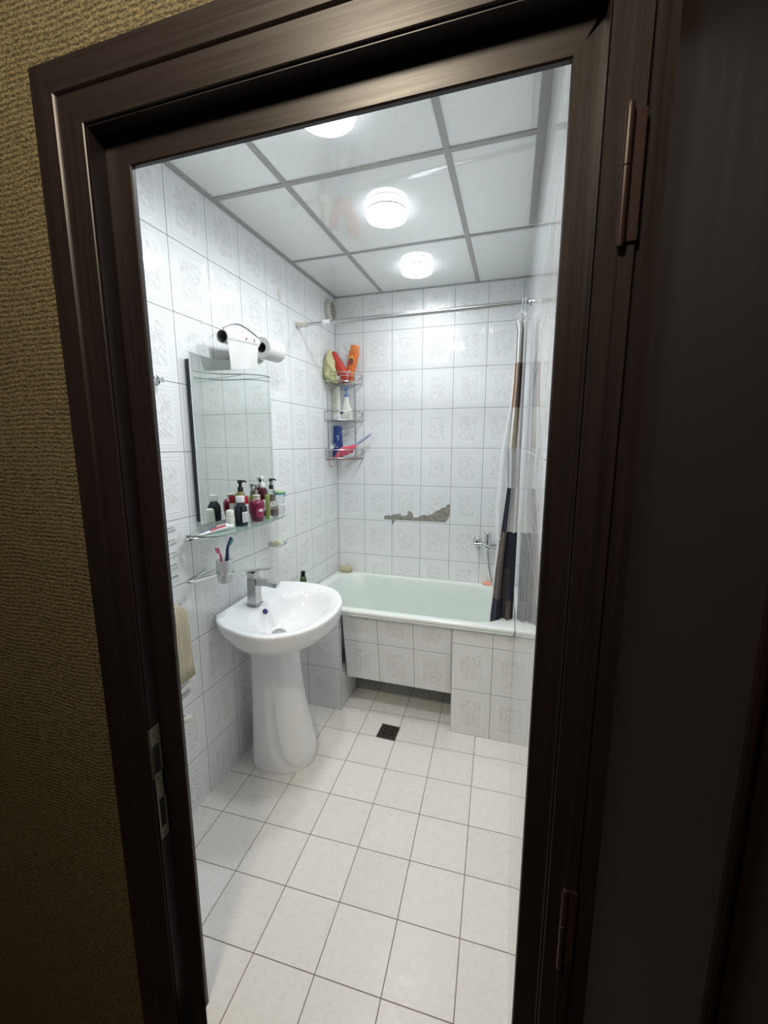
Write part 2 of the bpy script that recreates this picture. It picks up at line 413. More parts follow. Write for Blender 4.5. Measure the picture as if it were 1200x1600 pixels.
# riser of the step up into the bathroom
mb = MB(); mb.box((0.352, -2.035, -0.45), (1.335, -1.94, -0.1)); struct(build(mb, 'trim_30', M['wood'], origin=(0.8, -2.03, -0.4)))
mb = MB(); mb.box((0.386, -2.050, -0.16), (1.258, -1.99, -0.1005)); struct(build(mb, 'trim_31', M['wood'], origin=(0.8, -2.03, -0.1)))
# missing glaze: jagged bare mortar
poly = [(0.343, 0.984), (0.345, 1.006), (0.36, 1.013), (0.372, 1.010), (0.374, 1.030), (0.378, 1.012), (0.40, 1.012), (0.405, 1.018), (0.432, 1.024), (0.458, 1.028), (0.470, 1.012), (0.485, 1.016),
        (0.512, 1.022), (0.516, 1.052), (0.532, 1.050), (0.548, 1.030), (0.552, 1.008), (0.572, 1.006), (0.590, 1.022), (0.610, 1.028), (0.622, 1.024),
        (0.650, 1.034), (0.668, 1.056), (0.690, 1.066), (0.706, 1.084), (0.720, 1.084), (0.728, 1.102), (0.744, 1.108), (0.744, 1.03), (0.735, 1.004), (0.722, 0.985), (0.66, 0.984),
        (0.56, 0.984), (0.50, 0.984), (0.425, 0.984), (0.408, 0.950), (0.398, 0.944), (0.400, 0.984)]
poly = [(x if x < .55 else .55+(x-.55)*1.28, z+0.002) for x, z in poly]
mb = MB(); mb.prism(poly, (0, -0.0015, 0), (1, 0, 0), (0, 0, 1), (0, 0.01, 0))
build(mb, 'broken_tile_patch', M['plaster'], parent=wb, label='bare grey mortar where tile glaze broke off')
# ceiling grid
GX = [0.3244, 0.9263]; GY = [-0.5778, -1.1797, -1.782]; cph = -0.0129
k = 1
def bar(a, b, w, z=H, t=0.004, name=None):
    global k
    a = Vector((a[0], a[1], 0)); b = Vector((b[0], b[1], 0)); d = (b-a).normalized(); n = Vector((-d.y, d.x, 0))*w/2
    pts = [a-n, b-n, b+n, a+n]
    mb = MB(); mb.loft([[p+Vector((0, 0, z-t)) for p in pts], [p+Vector((0, 0, z+0.002)) for p in pts]])
    o = struct(build(mb, 'trim_%d' % k, M['grid'], bevel=0.0008)); k += 1; return o
for gx in GX:
    f = lambda y: gx - cph*(y+0.5778)*-1*0 + 0.0129*(y+0.5778)
    bar((f(0), 0), (f(-1.94), -1.94), 0.022)
for i, gy in enumerate(GY):
    gg = lambda x: gy + cph*(x-0.3244)
    bar((lx(gy)+0.01, gg(lx(gy))), (W-0.002, gg(W)), 0.022 if i else 0.016, z=H-0.0005)
bar((0.011, 0), (lx(-1.94)+0.011, -1.94), 0.022, z=H-0.001)
bar((0.0, -0.006), (W, -0.006), 0.012, z=H-0.001)
bar((W-0.014, -0.62), (W-0.014, -1.94), 0.028, z=H-0.001)

# ------------------------------------------------------------------ door frame (stop, rebate and architrave swept round the opening)
xL, xR, zT = 0.4427, 1.2190, 2.030
yy = [-1.90, -1.999, -2.007, -2.0095, -2.0095, -2.044, -2.044, -2.038, -2.038, -2.047, -2.0485, -2.0485, -2.0515, -2.0535, -2.0535, -2.047, -2.045, -2.035]
oL = [0.062, 0.000, 0.000, 0.0025, 0.0577, 0.0577, 0.0590, 0.0592, 0.0612, 0.0616, 0.0635, 0.1185, 0.1205, 0.123, 0.150, 0.155, 0.186, 0.1887]
oT = [0.060, 0.000, 0.000, 0.0025, 0.0545, 0.0545, 0.0560, 0.0562, 0.0580, 0.0584, 0.0600, 0.1120, 0.1140, 0.116, 0.140, 0.146, 0.176, 0.1790]
oR = [0.075, 0.000, 0.000, 0.0020, 0.0395, 0.0395, 0.0405, 0.0406, 0.0420, 0.0424, 0.0440, 0.0680, 0.0690, 0.070, 0.088, 0.090, 0.168, 0.1700]
frame = empty('trim_20', (xL, YD, 0)); struct(frame)
def member(name, a, b):
    mb = MB()
    oA = [Vector(p) for p in a]; oB = [Vector(p) for p in b]
    mb.loft([oA, oB]); return build(mb, name, M['wood_h'] if 'head' in name else M['wood'], parent=frame, angle=25)
yy2 = [-1.999 if i == 0 else y for i, y in enumerate(yy)]
ybk = yy2[:]; ybk[0] = -1.996; 
secL0 = [(xL-o, y, -0.2) for o, y in zip(oL, ybk)]; secL1 = [(xL-o, y, zT+t) for o, y, t in zip(oL, ybk, oT)]
secR0 = [(xR+o, y, -0.2) for o, y in zip(oR, ybk)]; secR1 = [(xR+o, y, zT+t) for o, y, t in zip(oR, ybk, oT)]
member('jamb', secL0, secL1); member('jamb', secR0, secR1); member('head_jamb', secL1, secR1)
# reveal lining behind the stop
mb = MB(); mb.box((0.352, -1.996, 0), (0.3805, -1.94, 2.09)); build(mb, 'reveal_lining', M['white'], parent=frame)
# lock strike plate on the rebate face of the left jamb
xs = xL-0.0577+0.0008
sp = empty('strike_plate', (xs, -2.03, 0.545))
def face_x(poly, x0, x1, y0): pass
mb = MB()
y0, y1 = -2.0435, -2.0195
z0, z1 = 0.545, 0.845
mb.box((xs-0.001, y0, z0), (xs+0.0016, y1, z0+0.03)); mb.box((xs-0.001, y0, 0.655), (xs+0.0016, y1, 0.725)); mb.box((xs-0.001, y0, 0.80), (xs+0.0016, y1, z1))
mb.box((xs-0.001, y0, z0+0.03), (xs+0.0016, y0+0.004, 0.655)); mb.box((xs-0.001, y1-0.004, z0+0.03), (xs+0.0016, y1, 0.80))
mb.box((xs-0.006, y0-0.0025, 0.72), (xs+0.0016, y0+0.001, 0.80))
mb.box((xs-0.010, y0-0.0028, 0.715), (xs+0.0016, y0, 0.842))
build(mb, 'plate', M['strike'], parent=sp)
mb = MB(); mb.box((xs-0.001, y0+0.003, 0.575), (xs+0.0004, y1-0.003, 0.655))
build(mb, 'latch_pocket', M['hole'], parent=sp)
mb = MB(); mb.box((xs-0.001, y0+0.002, 0.725), (xs+0.0004, y1-0.003, 0.80)); build(mb, 'latch_pocket', M['hole'], parent=sp)
for zz, yc in ((0.560, -2.033), (0.690, -2.027), (0.712, -2.036), (0.827, -2.036), (0.812, -2.028)):
    mb = MB(); mb.lathe((xs+0.0014, yc, zz), [(0.0001, 0), (0.0042, 0), (0.0036, 0.0008), (0.0022, 0.0004), (0.0001, 0.0003)], axis=(1, 0, 0), n=14)
    build(mb, 'screw', M['pipe'], parent=sp)
tag(sp, 'worn metal lock strike plate screwed into the dark door jamb', 'strike plate')

# ------------------------------------------------------------------ open door leaf at the right
door = empty('door_1', (1.315, -2.12, 0)); struct(door)
xf, xb, ya, yb = 1.317, 1.357, -2.125, -2.96
mb = MB()
mb.box((xf, -2.423, 0.01), (xb, ya, 2.09), bev=0.0015)
mb.box((xf, yb, 0.01), (xb, -2.80, 2.09), bev=0.0015)
mb.box((xf+0.0005, -2.81, 0.01), (xb-0.0005, -2.42, 0.18)); mb.box((xf+0.0005, -2.81, 1.93), (xb-0.0005, -2.42, 2.09))
build(mb, 'door_leaf', M['door_wood'], parent=door)
mb = MB(); mb.box((xf+0.010, -2.81, 0.17), (xb-0.010, -2.415, 1.94)); build(mb, 'door_panel', M['door_wood'], parent=door)
mb = MB()
mb.tube([(xf+0.002, -2.424, 0.18), (xf+0.002, -2.424, 1.93)], 0.004, n=8); build(mb, 'moulding', M['door_wood'], parent=door)
mb = MB(); mb.box((xf+0.012, ya-0.001, 0.012), (xb-0.002, ya+0.014, 2.08), bev=0.002); build(mb, 'rebated_edge', M['door_wood'], parent=door)
for zc, hh in ((1.845, 0.155), (0.665, 0.155)):
    mb = MB(); mb.box((1.2880, -2.0575, zc-hh/2), (1.3085, -2.0530, zc+hh/2), bev=0.001)
    h = build(mb, 'hinge', M['hinge'], parent=door)
    mb = MB(); mb.lathe((1.2880, -2.060, zc-hh/2-0.008), [(0.0001, 0), (0.0045, 0.002), (0.0055, 0.008), (0.0055, hh*0.62), (0.0045, hh*0.625), (0.0055, hh*0.63), (0.0055, hh+0.006), (0.0040, hh+0.014), (0.0001, hh+0.016)], n=14)
    build(mb, 'hinge_pin', M['hinge'], parent=h)

# ------------------------------------------------------------------ ceiling lamps
lamp_lab = ['round flush ceiling lamp nearest the door, half cut off by the door head', 'round flush ceiling lamp in the middle of the row, largest fully visible', 'round flush ceiling lamp farthest from the door, above the bath']
for i, (x, y) in enumerate(((0.618, -1.478), (0.630, -0.912), (0.632, -0.335))):
    e = empty('ceiling_lamp', (x, y, H))
    mb = MB(); mb.lathe((x, y, H-0.0045), [(0.070, 0), (0.083, 0), (0.084, -0.002), (0.084, -0.010), (0.083, -0.011), (0.070, -0.011)], n=48); build(mb, 'backlit_rim', M['lamp_rim'], parent=e)
    mb = MB(); mb.lathe((x, y, H-0.0155), [(0.070, 0.001), (0.0862, 0.001), (0.0862, -0.0026), (0.070, -0.0026)], n=48); build(mb, 'ring', M['lamp_ring'], parent=e)
    mb = MB(); mb.lathe((x, y, H-0.0177), [(0.070, 0), (0.0845, 0), (0.0845, -0.012), (0.0825, -0.017), (0.077, -0.0195), (0.04, -0.0215), (0.0001, -0.022)], n=48); build(mb, 'diffuser', M['lamp'], parent=e, angle=60)
    tag(e, lamp_lab[i], 'lamp', 'ceiling lamps in a row')

# ------------------------------------------------------------------ bath
bath = empty('bathtub', (W/2, -0.36, 0))
ZB, ZF = 0.592, 0.622
def rz(y): return ZB + (ZF-ZB)*(-y/0.75)
def rrect(x0, x1, y0, y1, r, zf, n=10):
    out = []
    for cx, cy, a0 in ((x1-r, y1-r, 0), (x0+r, y1-r, PI/2), (x0+r, y0+r, PI), (x1-r, y0+r, 1.5*PI)):
        for q in range(n+1):
            a = a0+PI/2*q/n; x = cx+r*math.cos(a); y = cy+r*math.sin(a); out.append(Vector((x, y, zf(x, y))))
    return out
ox0, ox1, oy0, oy1 = 0.002, W-0.0003, -0.752, -0.003
R = []
R.append(rrect(ox0, ox1, oy0+0.012, oy1, 0.015, lambda x, y: rz(y)-0.036))
R.append(rrect(ox0, ox1, oy0+0.004, oy1, 0.015, lambda x, y: rz(y)-0.034))
R.append(rrect(ox0, ox1, oy0+0.001, oy1, 0.015, lambda x, y: rz(y)-0.028))
R.append(rrect(ox0, ox1, oy0+0.006, oy1, 0.015, lambda x, y: rz(y)-0.024))
R.append(rrect(ox0, ox1, oy0, oy1, 0.015, lambda x, y: rz(y)-0.019))
R.append(rrect(ox0, ox1, oy0, oy1, 0.015, lambda x, y: rz(y)-0.008))
R.append(rrect(ox0+0.002, ox1-0.002, oy0+0.006, oy1-0.002, 0.02, lambda x, y: rz(y)-0.0015))
R.append(rrect(ox0+0.006, ox1-0.006, oy0+0.014, oy1-0.006, 0.02, lambda x, y: rz(y)))
R.append(rrect(ox0+0.05, ox1-0.045, oy0+0.050, oy1-0.045, 0.14, lambda x, y: rz(y)-0.001))
R.append(rrect(ox0+0.062, ox1-0.055, oy0+0.058, oy1-0.055, 0.15, lambda x, y: rz(y)-0.005))
rim = MB(); rim.loft(R, 0, cap0=False, cap1=False)
build(rim, 'rim', M['enamel'], parent=bath, angle=60)
R2 = [R[-1]]
R2.append(rrect(ox0+0.078, ox1-0.064, oy0+0.066, oy1-0.064, 0.16, lambda x, y: rz(y)-0.025))
R2.append(rrect(ox0+0.115, ox1-0.075, oy0+0.085, oy1-0.083, 0.17, lambda x, y: rz(y)-0.12))
R2.append(rrect(ox0+0.165, ox1-0.09, oy0+0.105, oy1-0.103, 0.17, lambda x, y: rz(y)-0.24))
R2.append(rrect(ox0+0.215, ox1-0.11, oy0+0.135, oy1-0.13, 0.16, lambda x, y: rz(y)-0.325))
R2.append(rrect(ox0+0.28, ox1-0.16, oy0+0.18, oy1-0.18, 0.14, lambda x, y: 0.245))
mb = MB(); mb.loft(R2, 0, cap0=False, cap1=True)
build(mb, 'basin', M['enamel_in'], parent=bath, angle=70)
tag(bath, 'white enamelled bathtub built in along the back wall', 'bathtub')
# side supports
def pier(x0, x1):
    P_ = [(-0.727, 0), (-0.49, 0), (-0.49, 0.215), (-0.706, 0.215), (-0.706, 0.578), (-0.727, 0.578)]
    m = MB(); m.loft([[Vector((x, y, z)) for y, z in P_] for x in (x0, x1)]); return m
pl = empty('support_pier', (0.15, -0.65, 0))
mb = pier(-0.008, 0.305); build(mb, 'tiled_body', [M['tile_pier'], M['tile_side']], parent=pl)
tag(pl, 'tiled pier under the left end of the bath, behind the washbasin', 'pier')
pr_ = empty('support_pier', (1.07, -0.65, 0))
mb = pier(0.9255, W-0.0003); build(mb, 'tiled_body', [M['tile_pier_r'], M['tile_side']], parent=pr_)
tag(pr_, 'tiled pier under the right end of the bath by the curtain', 'pier')
for e in (pl, pr_):
    for f in e.children[0].data.polygons:
        if abs(f.normal.x) > 0.5: f.material_index = 1
bp = empty('tiled_access_hatch', (0.62, -0.70, 0.18))
th = math.atan2(0.062, 0.41)
mb = MB(); pts = [(0.3165, 0.176), (0.924, 0.176), (0.924, 0.585), (0.3165, 0.585)]
def py(z): return -0.722 + 0.062*(0.585-z)/0.41
mb.loft([[Vector((x, py(z), z)) for x, z in pts], [Vector((x, py(z)+0.025, z)) for x, z in pts]])
build(mb, 'tiled_board', M['tile_panel'], parent=bp)
tag(bp, 'tiled access panel leaning in under the bath rim, open below', 'hatch')

# floor drain
dr = empty('floor_drain', (0.613, -0.828, 0.001))
mb = MB()
A = (0.0286)
mt = Matrix.Translation((0.6145, -0.828, 0.0)) @ Matrix.Rotation(-A, 4, 'Z')
mb.box((-0.050, -0.053, 0.0003), (0.050, 0.053, 0.0014), mat=mt); build(mb, 'sump', M['hole'], parent=dr)
mb = MB()
for a, b in (((-0.050, -0.053), (0.050, -0.043)), ((-0.050, 0.043), (0.050, 0.053)), ((-0.050, -0.043), (-0.040, 0.043)), ((0.040, -0.043), (0.050, 0.043)),
             ((-0.032, 0.028), (0.032, 0.036)), ((-0.032, -0.036), (0.032, -0.028)), ((-0.036, -0.030), (-0.029, 0.030)), ((0.029, -0.030), (0.036, 0.030)),
             ((-0.022, 0.010), (0.022, 0.018)), ((-0.022, -0.018), (0.022, -0.010)), ((-0.022, -0.003), (0.022, 0.003)), ((-0.004, -0.045), (0.004, -0.015)), ((-0.004, 0.015), (0.004, 0.045)),
             ((-0.045, -0.004), (-0.022, 0.004)), ((0.022, -0.004), (0.045, 0.004))):
    mb.box((a[0], a[1], 0.0012), (b[0], b[1], 0.004), mat=mt)
build(mb, 'grate', M['drain'], parent=dr)
tag(dr, 'small square rusty floor drain grate in the floor tiles', 'drain')

# ------------------------------------------------------------------ washbasin on pedestal
sink = empty('pedestal_washbasin', (0.16, -1.14, 0))
raw = [(-0.012, -1.325), (0.030, -1.372), (0.085, -1.408), (0.150, -1.431), (0.224, -1.447), (0.302, -1.444), (0.363, -1.415), (0.415, -1.370), (0.457, -1.296), (0.477, -1.190),
       (0.470, -1.090), (0.442, -1.012), (0.378, -0.928), (0.280, -0.880), (0.174, -0.868), (0.070, -0.884), (-0.008, -0.918)]
def rimz(y): return 0.800 + 0.035*(y+0.87)
outl = smooth_path([Vector((x, y, 0)) for x, y in raw], 6)
back = [Vector((lx(-0.918-0.0, 0.004) + 0*t, -0.918-(1.325-0.918)*t, 0)) for t in [q/16 for q in range(1, 16)]]
for p in outl: p.x = max(p.x, lx(p.y, 0.004))
outl += back
NO = len(outl)
cx_, cy_ = 0.265, -1.165
def ell(a, rx, ry): return (cx_+rx*math.cos(a), cy_+ry*math.sin(a))
ang = [math.atan2((p.y-cy_)/1.35, (p.x-cx_)) for p in outl]
def blend(t, rx, ry, z, cxo=0.0, cyo=0.0, zt=None, base=None):
    out = []
    for p, a in zip(base or outl, ang):
        e = Vector((cx_+cxo+rx*math.cos(a), cy_+cyo+ry*math.sin(a), 0))
        q = p.lerp(e, t); q.z = (rimz(q.y)+z) if zt is None else zt; out.append(q)
    return out
def inset(d, z):
    out = []
    c = Vector((0.22, -1.15, 0))
    for i, p in enumerate(outl):
        a = outl[i-1]; b = outl[(i+1) % NO]; t = (b-a); nrm = Vector((-t.y, t.x, 0)).normalized()
        if nrm.dot(c-p) < 0: nrm = -nrm
        q = p+nrm*d; q.z = rimz(q.y)+z; out.append(q)
    return out
INS = inset(0.024, 0)
rings = [blend(1.0, 0.07, 0.075, 0, -0.125, 0.03, zt=0.60), blend(1.0, 0.105, 0.12, 0, -0.09, 0.02, zt=0.625), blend(0.75, 0.16, 0.20, 0, -0.06, 0.01, zt=0.665),
         blend(0.40, 0.17, 0.22, -0.090, -0.03), blend(0.16, 0.17, 0.22, -0.062), inset(0.008, -0.048), inset(0.003, -0.026), inset(0.0, -0.008), inset(0.002, -0.002), inset(0.007, 0.001), inset(0.016, 0.0015), inset(0.024, -0.001),
         blend(0.30, 0.146, 0.218, -0.006, 0.010, base=INS), blend(0.70, 0.146, 0.218, -0.009, 0.010, base=INS), blend(0.97, 0.146, 0.218, -0.015, 0.010, base=INS), blend(1, 0.138, 0.206, -0.035, 0.003), blend(1, 0.122, 0.188, -0.065, -0.008), blend(1, 0.100, 0.155, -0.095, -0.025),
         blend(1, 0.07, 0.11, -0.118, -0.045), blend(1, 0.040, 0.055, -0.128, -0.062), blend(1, 0.024, 0.024, -0.131, -0.070)]
mb = MB(); mb.loft(rings, cap0=True, cap1=True)
basin = build(mb, 'basin', M['ceramic'], parent=sink, angle=75)
mb = MB(); mb.lathe((cx_-0.070, cy_, rimz(cy_)-0.1305), [(0.0001, 0.006), (0.016, 0.006), (0.022, 0.0085), (0.029, 0.006), (0.033, 0.002), (0.033, -0.003), (0.0001, -0.003)], n=28); build(mb, 'waste_fitting', M['steel'], parent=basin)
# overflow opening on the back slope
mb = MB(); mb.lathe((0.1375, -1.178, 0.7585), [(0.0001, 0.003), (0.0085, 0.0035), (0.0115, 0.004), (0.0125, 0.002), (0.0125, -0.004), (0.0001, -0.004)], axis=(0.72, 0, 0.55), n=20); build(mb, 'overflow_ring', M['violet'], parent=basin)
# pedestal column
def dsec(z, x0, x1, hw, yc, fl, n=144):
    out = []
    for q in range(n):
        a = 2*PI*q/n; c, s_ = math.cos(a), math.sin(a)
        ex = 2.0 if c > 0 else 4.0
        rr = (abs(c)**ex+abs(s_)**ex)**(-1/ex)
        xm = (x0+x1)/2; hx = (x1-x0)/2
        x = xm+hx*rr*c; y = yc+hw*rr*s_
        # moulded sweep lines: surface steps in between two curves that run from the shoulder down round to the front
        h = z/0.62
        aa = math.atan2(y-yc, x-(x0+x1)/2)
        drop = math.exp(-z/0.055); top = min(1, max(0, (0.42-z)/0.10))
        eo = 1.72-0.95*drop-0.10*z/0.4; ei = 1.36-0.95*drop-0.18*(1-top)
        sg = lambda v: 1/(1+math.exp(-max(-40, min(40, v/0.035))))
        grv = (sg(abs(aa)-ei)*(1-sg(abs(aa)-eo)))*fl*top
        x -= grv*math.cos(aa); y -= grv*math.sin(aa)
        out.append(Vector((x, y, z)))
    return out
ped = MB()
prof = [(0.0, 0.045, 0.322, 0.142), (0.01, 0.044, 0.326, 0.145), (0.05, 0.044, 0.328, 0.144), (0.10, 0.044, 0.322, 0.140), (0.16, 0.045, 0.309, 0.133), (0.24, 0.045, 0.293, 0.125), (0.32, 0.045, 0.278, 0.118), (0.40, 0.045, 0.266, 0.113), (0.48, 0.045, 0.258, 0.110), (0.56, 0.045, 0.256, 0.110), (0.63, 0.045, 0.262, 0.113)]
import bisect
rs = []
for q in range(81):
    z = 0.63*(q/80)**1.3
    j = max(1, min(len(prof)-1, bisect.bisect_left([p[0] for p in prof], z)))
    a, b = prof[j-1], prof[j]; t = (z-a[0])/(b[0]-a[0])
    l = [a[i]+(b[i]-a[i])*t for i in range(4)]
    fl = 0.010*min(1, max(0.0, (z-0.004)/0.03))
    rs.append(dsec(z, l[1], l[2], l[3]-0.012, -1.118, fl))
ped.loft(rs); build(ped, 'pedestal', M['ceramic'], parent=sink, angle=70)
tag(sink, 'white ceramic pedestal washbasin on the left wall', 'washbasin')

# tap
tap = empty('basin_tap', (0.085, -1.178, 0.7895))
def obox(c, hx, hy, z, rot=0, lean=0, top=1.0):
    return [Vector((c[0]+math.cos(rot)*sx_*hx*top-math.sin(rot)*sy_*hy*top, c[1]+math.sin(rot)*sx_*hx*top+math.cos(rot)*sy_*hy*top, z)) for sx_, sy_ in ((-1, -1), (1, -1), (1, 1), (-1, 1))]
TX, TY, TZ = 0.085, -1.178, 0.7895
mb = MB(); mb.loft([obox((TX, TY), .027, .027, TZ), obox((TX, TY), .027, .027, TZ+.005)]); mb.loft([obox((TX, TY), .024, .024, TZ+.005), obox((TX, TY), .022, .022, TZ+.05), obox((TX, TY), .021, .022, TZ+.118), obox((TX, TY), .021, .022, TZ+.124)])
tb = build(mb, 'body', M['chrome_dull'], parent=tap, bevel=0.0015)
mb = MB()
mb.loft([[Vector((TX+.010, TY-.017, TZ+.090)), Vector((TX+.010, TY+.017, TZ+.090)), Vector((TX+.010, TY+.017, TZ+.122)), Vector((TX+.010, TY-.017, TZ+.122))],
         [Vector((TX+.060, TY-.016, TZ+.094)), Vector((TX+.060, TY+.016, TZ+.094)), Vector((TX+.060, TY+.016, TZ+.118)), Vector((TX+.060, TY-.016, TZ+.118))],
         [Vector((TX+.122, TY-.015, TZ+.088)), Vector((TX+.122, TY+.015, TZ+.088)), Vector((TX+.128, TY+.015, TZ+.110)), Vector((TX+.128, TY-.015, TZ+.110))]])
build(mb, 'spout', M['chrome'], parent=tap, bevel=0.002)
mb = MB(); mb.loft([obox((TX, TY), .019, .020, TZ+.124), obox((TX-.002, TY), .019, .020, TZ+.150)])
build(mb, 'cartridge_cap', M['chrome'], parent=tap, bevel=0.001)
mb = MB(); mb.loft([[Vector((TX-.024, TY-.020, TZ+.149)), Vector((TX-.024, TY+.020, TZ+.149)), Vector((TX-.024, TY+.020, TZ+.157)), Vector((TX-.024, TY-.020, TZ+.157))],
         [Vector((TX+.095, TY-.013, TZ+.172)), Vector((TX+.095, TY+.013, TZ+.172)), Vector((TX+.095, TY+.013, TZ+.177)), Vector((TX+.095, TY-.013, TZ+.177))]])
build(mb, 'lever', M['chrome'], parent=tap, bevel=0.001)
tag(tap, 'chrome single lever mixer tap with angular body on the washbasin', 'tap')
# drain pipe behind the pedestal
mb = MB(); mb.tube([(0.004, -1.03, 0.055), (0.035, -1.04, 0.06), (0.06, -1.06, 0.10), (0.062, -1.08, 0.2), (0.062, -1.08, 0.3)], 0.026, n=12, sub=5)
o = build(mb, 'waste_pipe', M['pipe']); tag(o, 'dark grey waste pipe at the wall behind the basin pedestal', 'pipe')

# ------------------------------------------------------------------ mirror
mo = 0.030
mir = empty('wall_mirror', (lx(-1.12, mo), -1.12, 1.18))
def mtop(y):
    t = (y+1.39)/0.535
    return 1.8435 + 0.052/(1+math.exp(-(t-0.52)*14)) - 0.004*math.sin(t*PI*2)
ys = [-1.388+0.531*q/40 for q in range(41)]
def zb(y): return 1.190 + (1.177-1.190)*(y+1.39)/0.53
def mpoly(off, sh=0.0):
    a = [Vector((lx(y, off), y, mtop(y)-sh)) for y in ys]
    return a+[Vector((lx(ys[-1], off), ys[-1]-0*sh, zb(ys[-1])+sh)), Vector((lx(ys[0], off), ys[0]+0*sh, zb(ys[0])+sh))]
mb = MB(); mb.loft([mpoly(mo-0.004), mpoly(mo)]); build(mb, 'mirror_glass', M['mirror'], parent=mir, angle=20)
mb = MB(); mb.box((lx(-1.36, 0.0), -1.378, 1.20), (lx(-1.36, mo-0.005), -1.345, 1.82)); build(mb, 'backing_strip', M['dark'], parent=mir); mb = MB(); mb.box((lx(-0.88, 0.0), -0.90, 1.20), (lx(-0.88, mo-0.006), -0.875, 1.86))
build(mb, 'backing_strip', M['dark'], parent=mir)
def wave(y, k0):
    t = (y+1.39)/0.535
    return k0 + 0.026*(1-math.cos(min(1, max(0, t))*PI))
for k0, w in ((1.776, 0.0022), (1.753, 0.0022)):
    mb = MB(); p0 = [Vector((lx(y, mo+0.0004), y, wave(y, k0)-w)) for y in ys[1:]]; p1 = [Vector((lx(y, mo+0.0004), y, wave(y, k0)+w)) for y in ys[1:]]
    mb.loft([p0, p1], closed=False); build(mb, 'ground_line', M['mirror_line'], parent=mir)
def third(y): t = (y+1.39)/0.535; return 1.746+0.056*min(1, t/0.55)**1.3
mb = MB(); mb.loft([[Vector((lx(y, mo+0.0004), y, third(y)-0.0012)) for y in ys[1:24]], [Vector((lx(y, mo+0.0004), y, third(y)+0.0012)) for y in ys[1:24]]], closed=False)
build(mb, 'ground_line', M['mirror_line'], parent=mir)
tag(mir, 'frameless wall mirror with wavy top edge and ground wave lines', 'mirror')

# ------------------------------------------------------------------ glass shelf
SZ = 1.160
sh = empty('glass_shelf', (0.03, -1.17, SZ-0.006))
fr = [(-1.455, 0.030), (-1.452, 0.080), (-1.435, 0.122), (-1.395, 0.143), (-1.28, 0.154), (-1.116, 0.154), (-1.00, 0.146), (-0.93, 0.126), (-0.885, 0.092), (-0.866, 0.055), (-0.866, 0.03)]
pth = smooth_path([Vector((lx(y, x), y, 0)) for y, x in fr], 5)
bk = [Vector((lx(-0.866, 0.012), -0.866, 0)), Vector((lx(-1.455, 0.012), -1.455, 0))]
poly = pth+bk
mb = MB(); mb.loft([[p+Vector((0, 0, SZ-0.006)) for p in poly], [p+Vector((0, 0, SZ)) for p in poly]]); build(mb, 'glass_plate', M['glass'], parent=sh, angle=30)
def loopb(name, y0, dirn, z, parent, reach=0.075):
    mb = MB(); mb.tube([(lx(y0, 0.006), y0+0.055*dirn*-1, z), (lx(y0, 0.020), y0, z-0.001), (lx(y0, 0.034), y0+0.028*dirn, z-0.002), (lx(y0, 0.048), y0+0.022*dirn, z-0.002), (lx(y0, 0.058), y0-0.002, z-0.001), (lx(y0, reach), y0-0.045*dirn, z)], [0.006, 0.007, 0.009, 0.009, 0.008, 0.007], n=12)
    return build(mb, name, M['chrome'], parent=parent)
mb = MB()
mb.tube([(lx(-1.37, 0.003), -1.37, SZ-0.006), (lx(-1.43, 0.016), -1.43, SZ-0.008), (lx(-1.475, 0.030), -1.478, SZ-0.010), (lx(-1.475, 0.045), -1.474, SZ-0.010), (lx(-1.43, 0.066), -1.440, SZ-0.008), (lx(-1.38, 0.088), -1.395, SZ-0.007)], [0.006, 0.007, 0.009, 0.0095, 0.008, 0.006], n=12, sub=4) if False else None
P = [(lx(-1.37, 0.003), -1.37, SZ-0.010), (lx(-1.43, 0.014), -1.43, SZ-0.011), (lx(-1.47, 0.026), -1.474, SZ-0.012), (lx(-1.475, 0.040), -1.478, SZ-0.012), (lx(-1.44, 0.060), -1.452, SZ-0.011), (lx(-1.39, 0.085), -1.415, SZ-0.011)]
mb = MB(); mb.tube(smooth_path([Vector(p) for p in P], 4), 0.0068, n=12); build(mb, 'bracket', M['chrome'], parent=sh)
P = [(lx(-0.97, 0.003), -0.97, SZ-0.012), (lx(-0.92, 0.014), -0.92, SZ-0.012), (lx(-0.89, 0.03), -0.893, SZ-0.012), (lx(-0.90, 0.06), -0.90, SZ-0.012), (lx(-0.94, 0.08), -0.93, SZ-0.011)]
mb = MB(); mb.tube(smooth_path([Vector(p) for p in P], 4), 0.0055, n=12); build(mb, 'bracket', M['chrome'], parent=sh)
tag(sh, 'bow-fronted glass shelf on chrome brackets under the mirror', 'shelf')

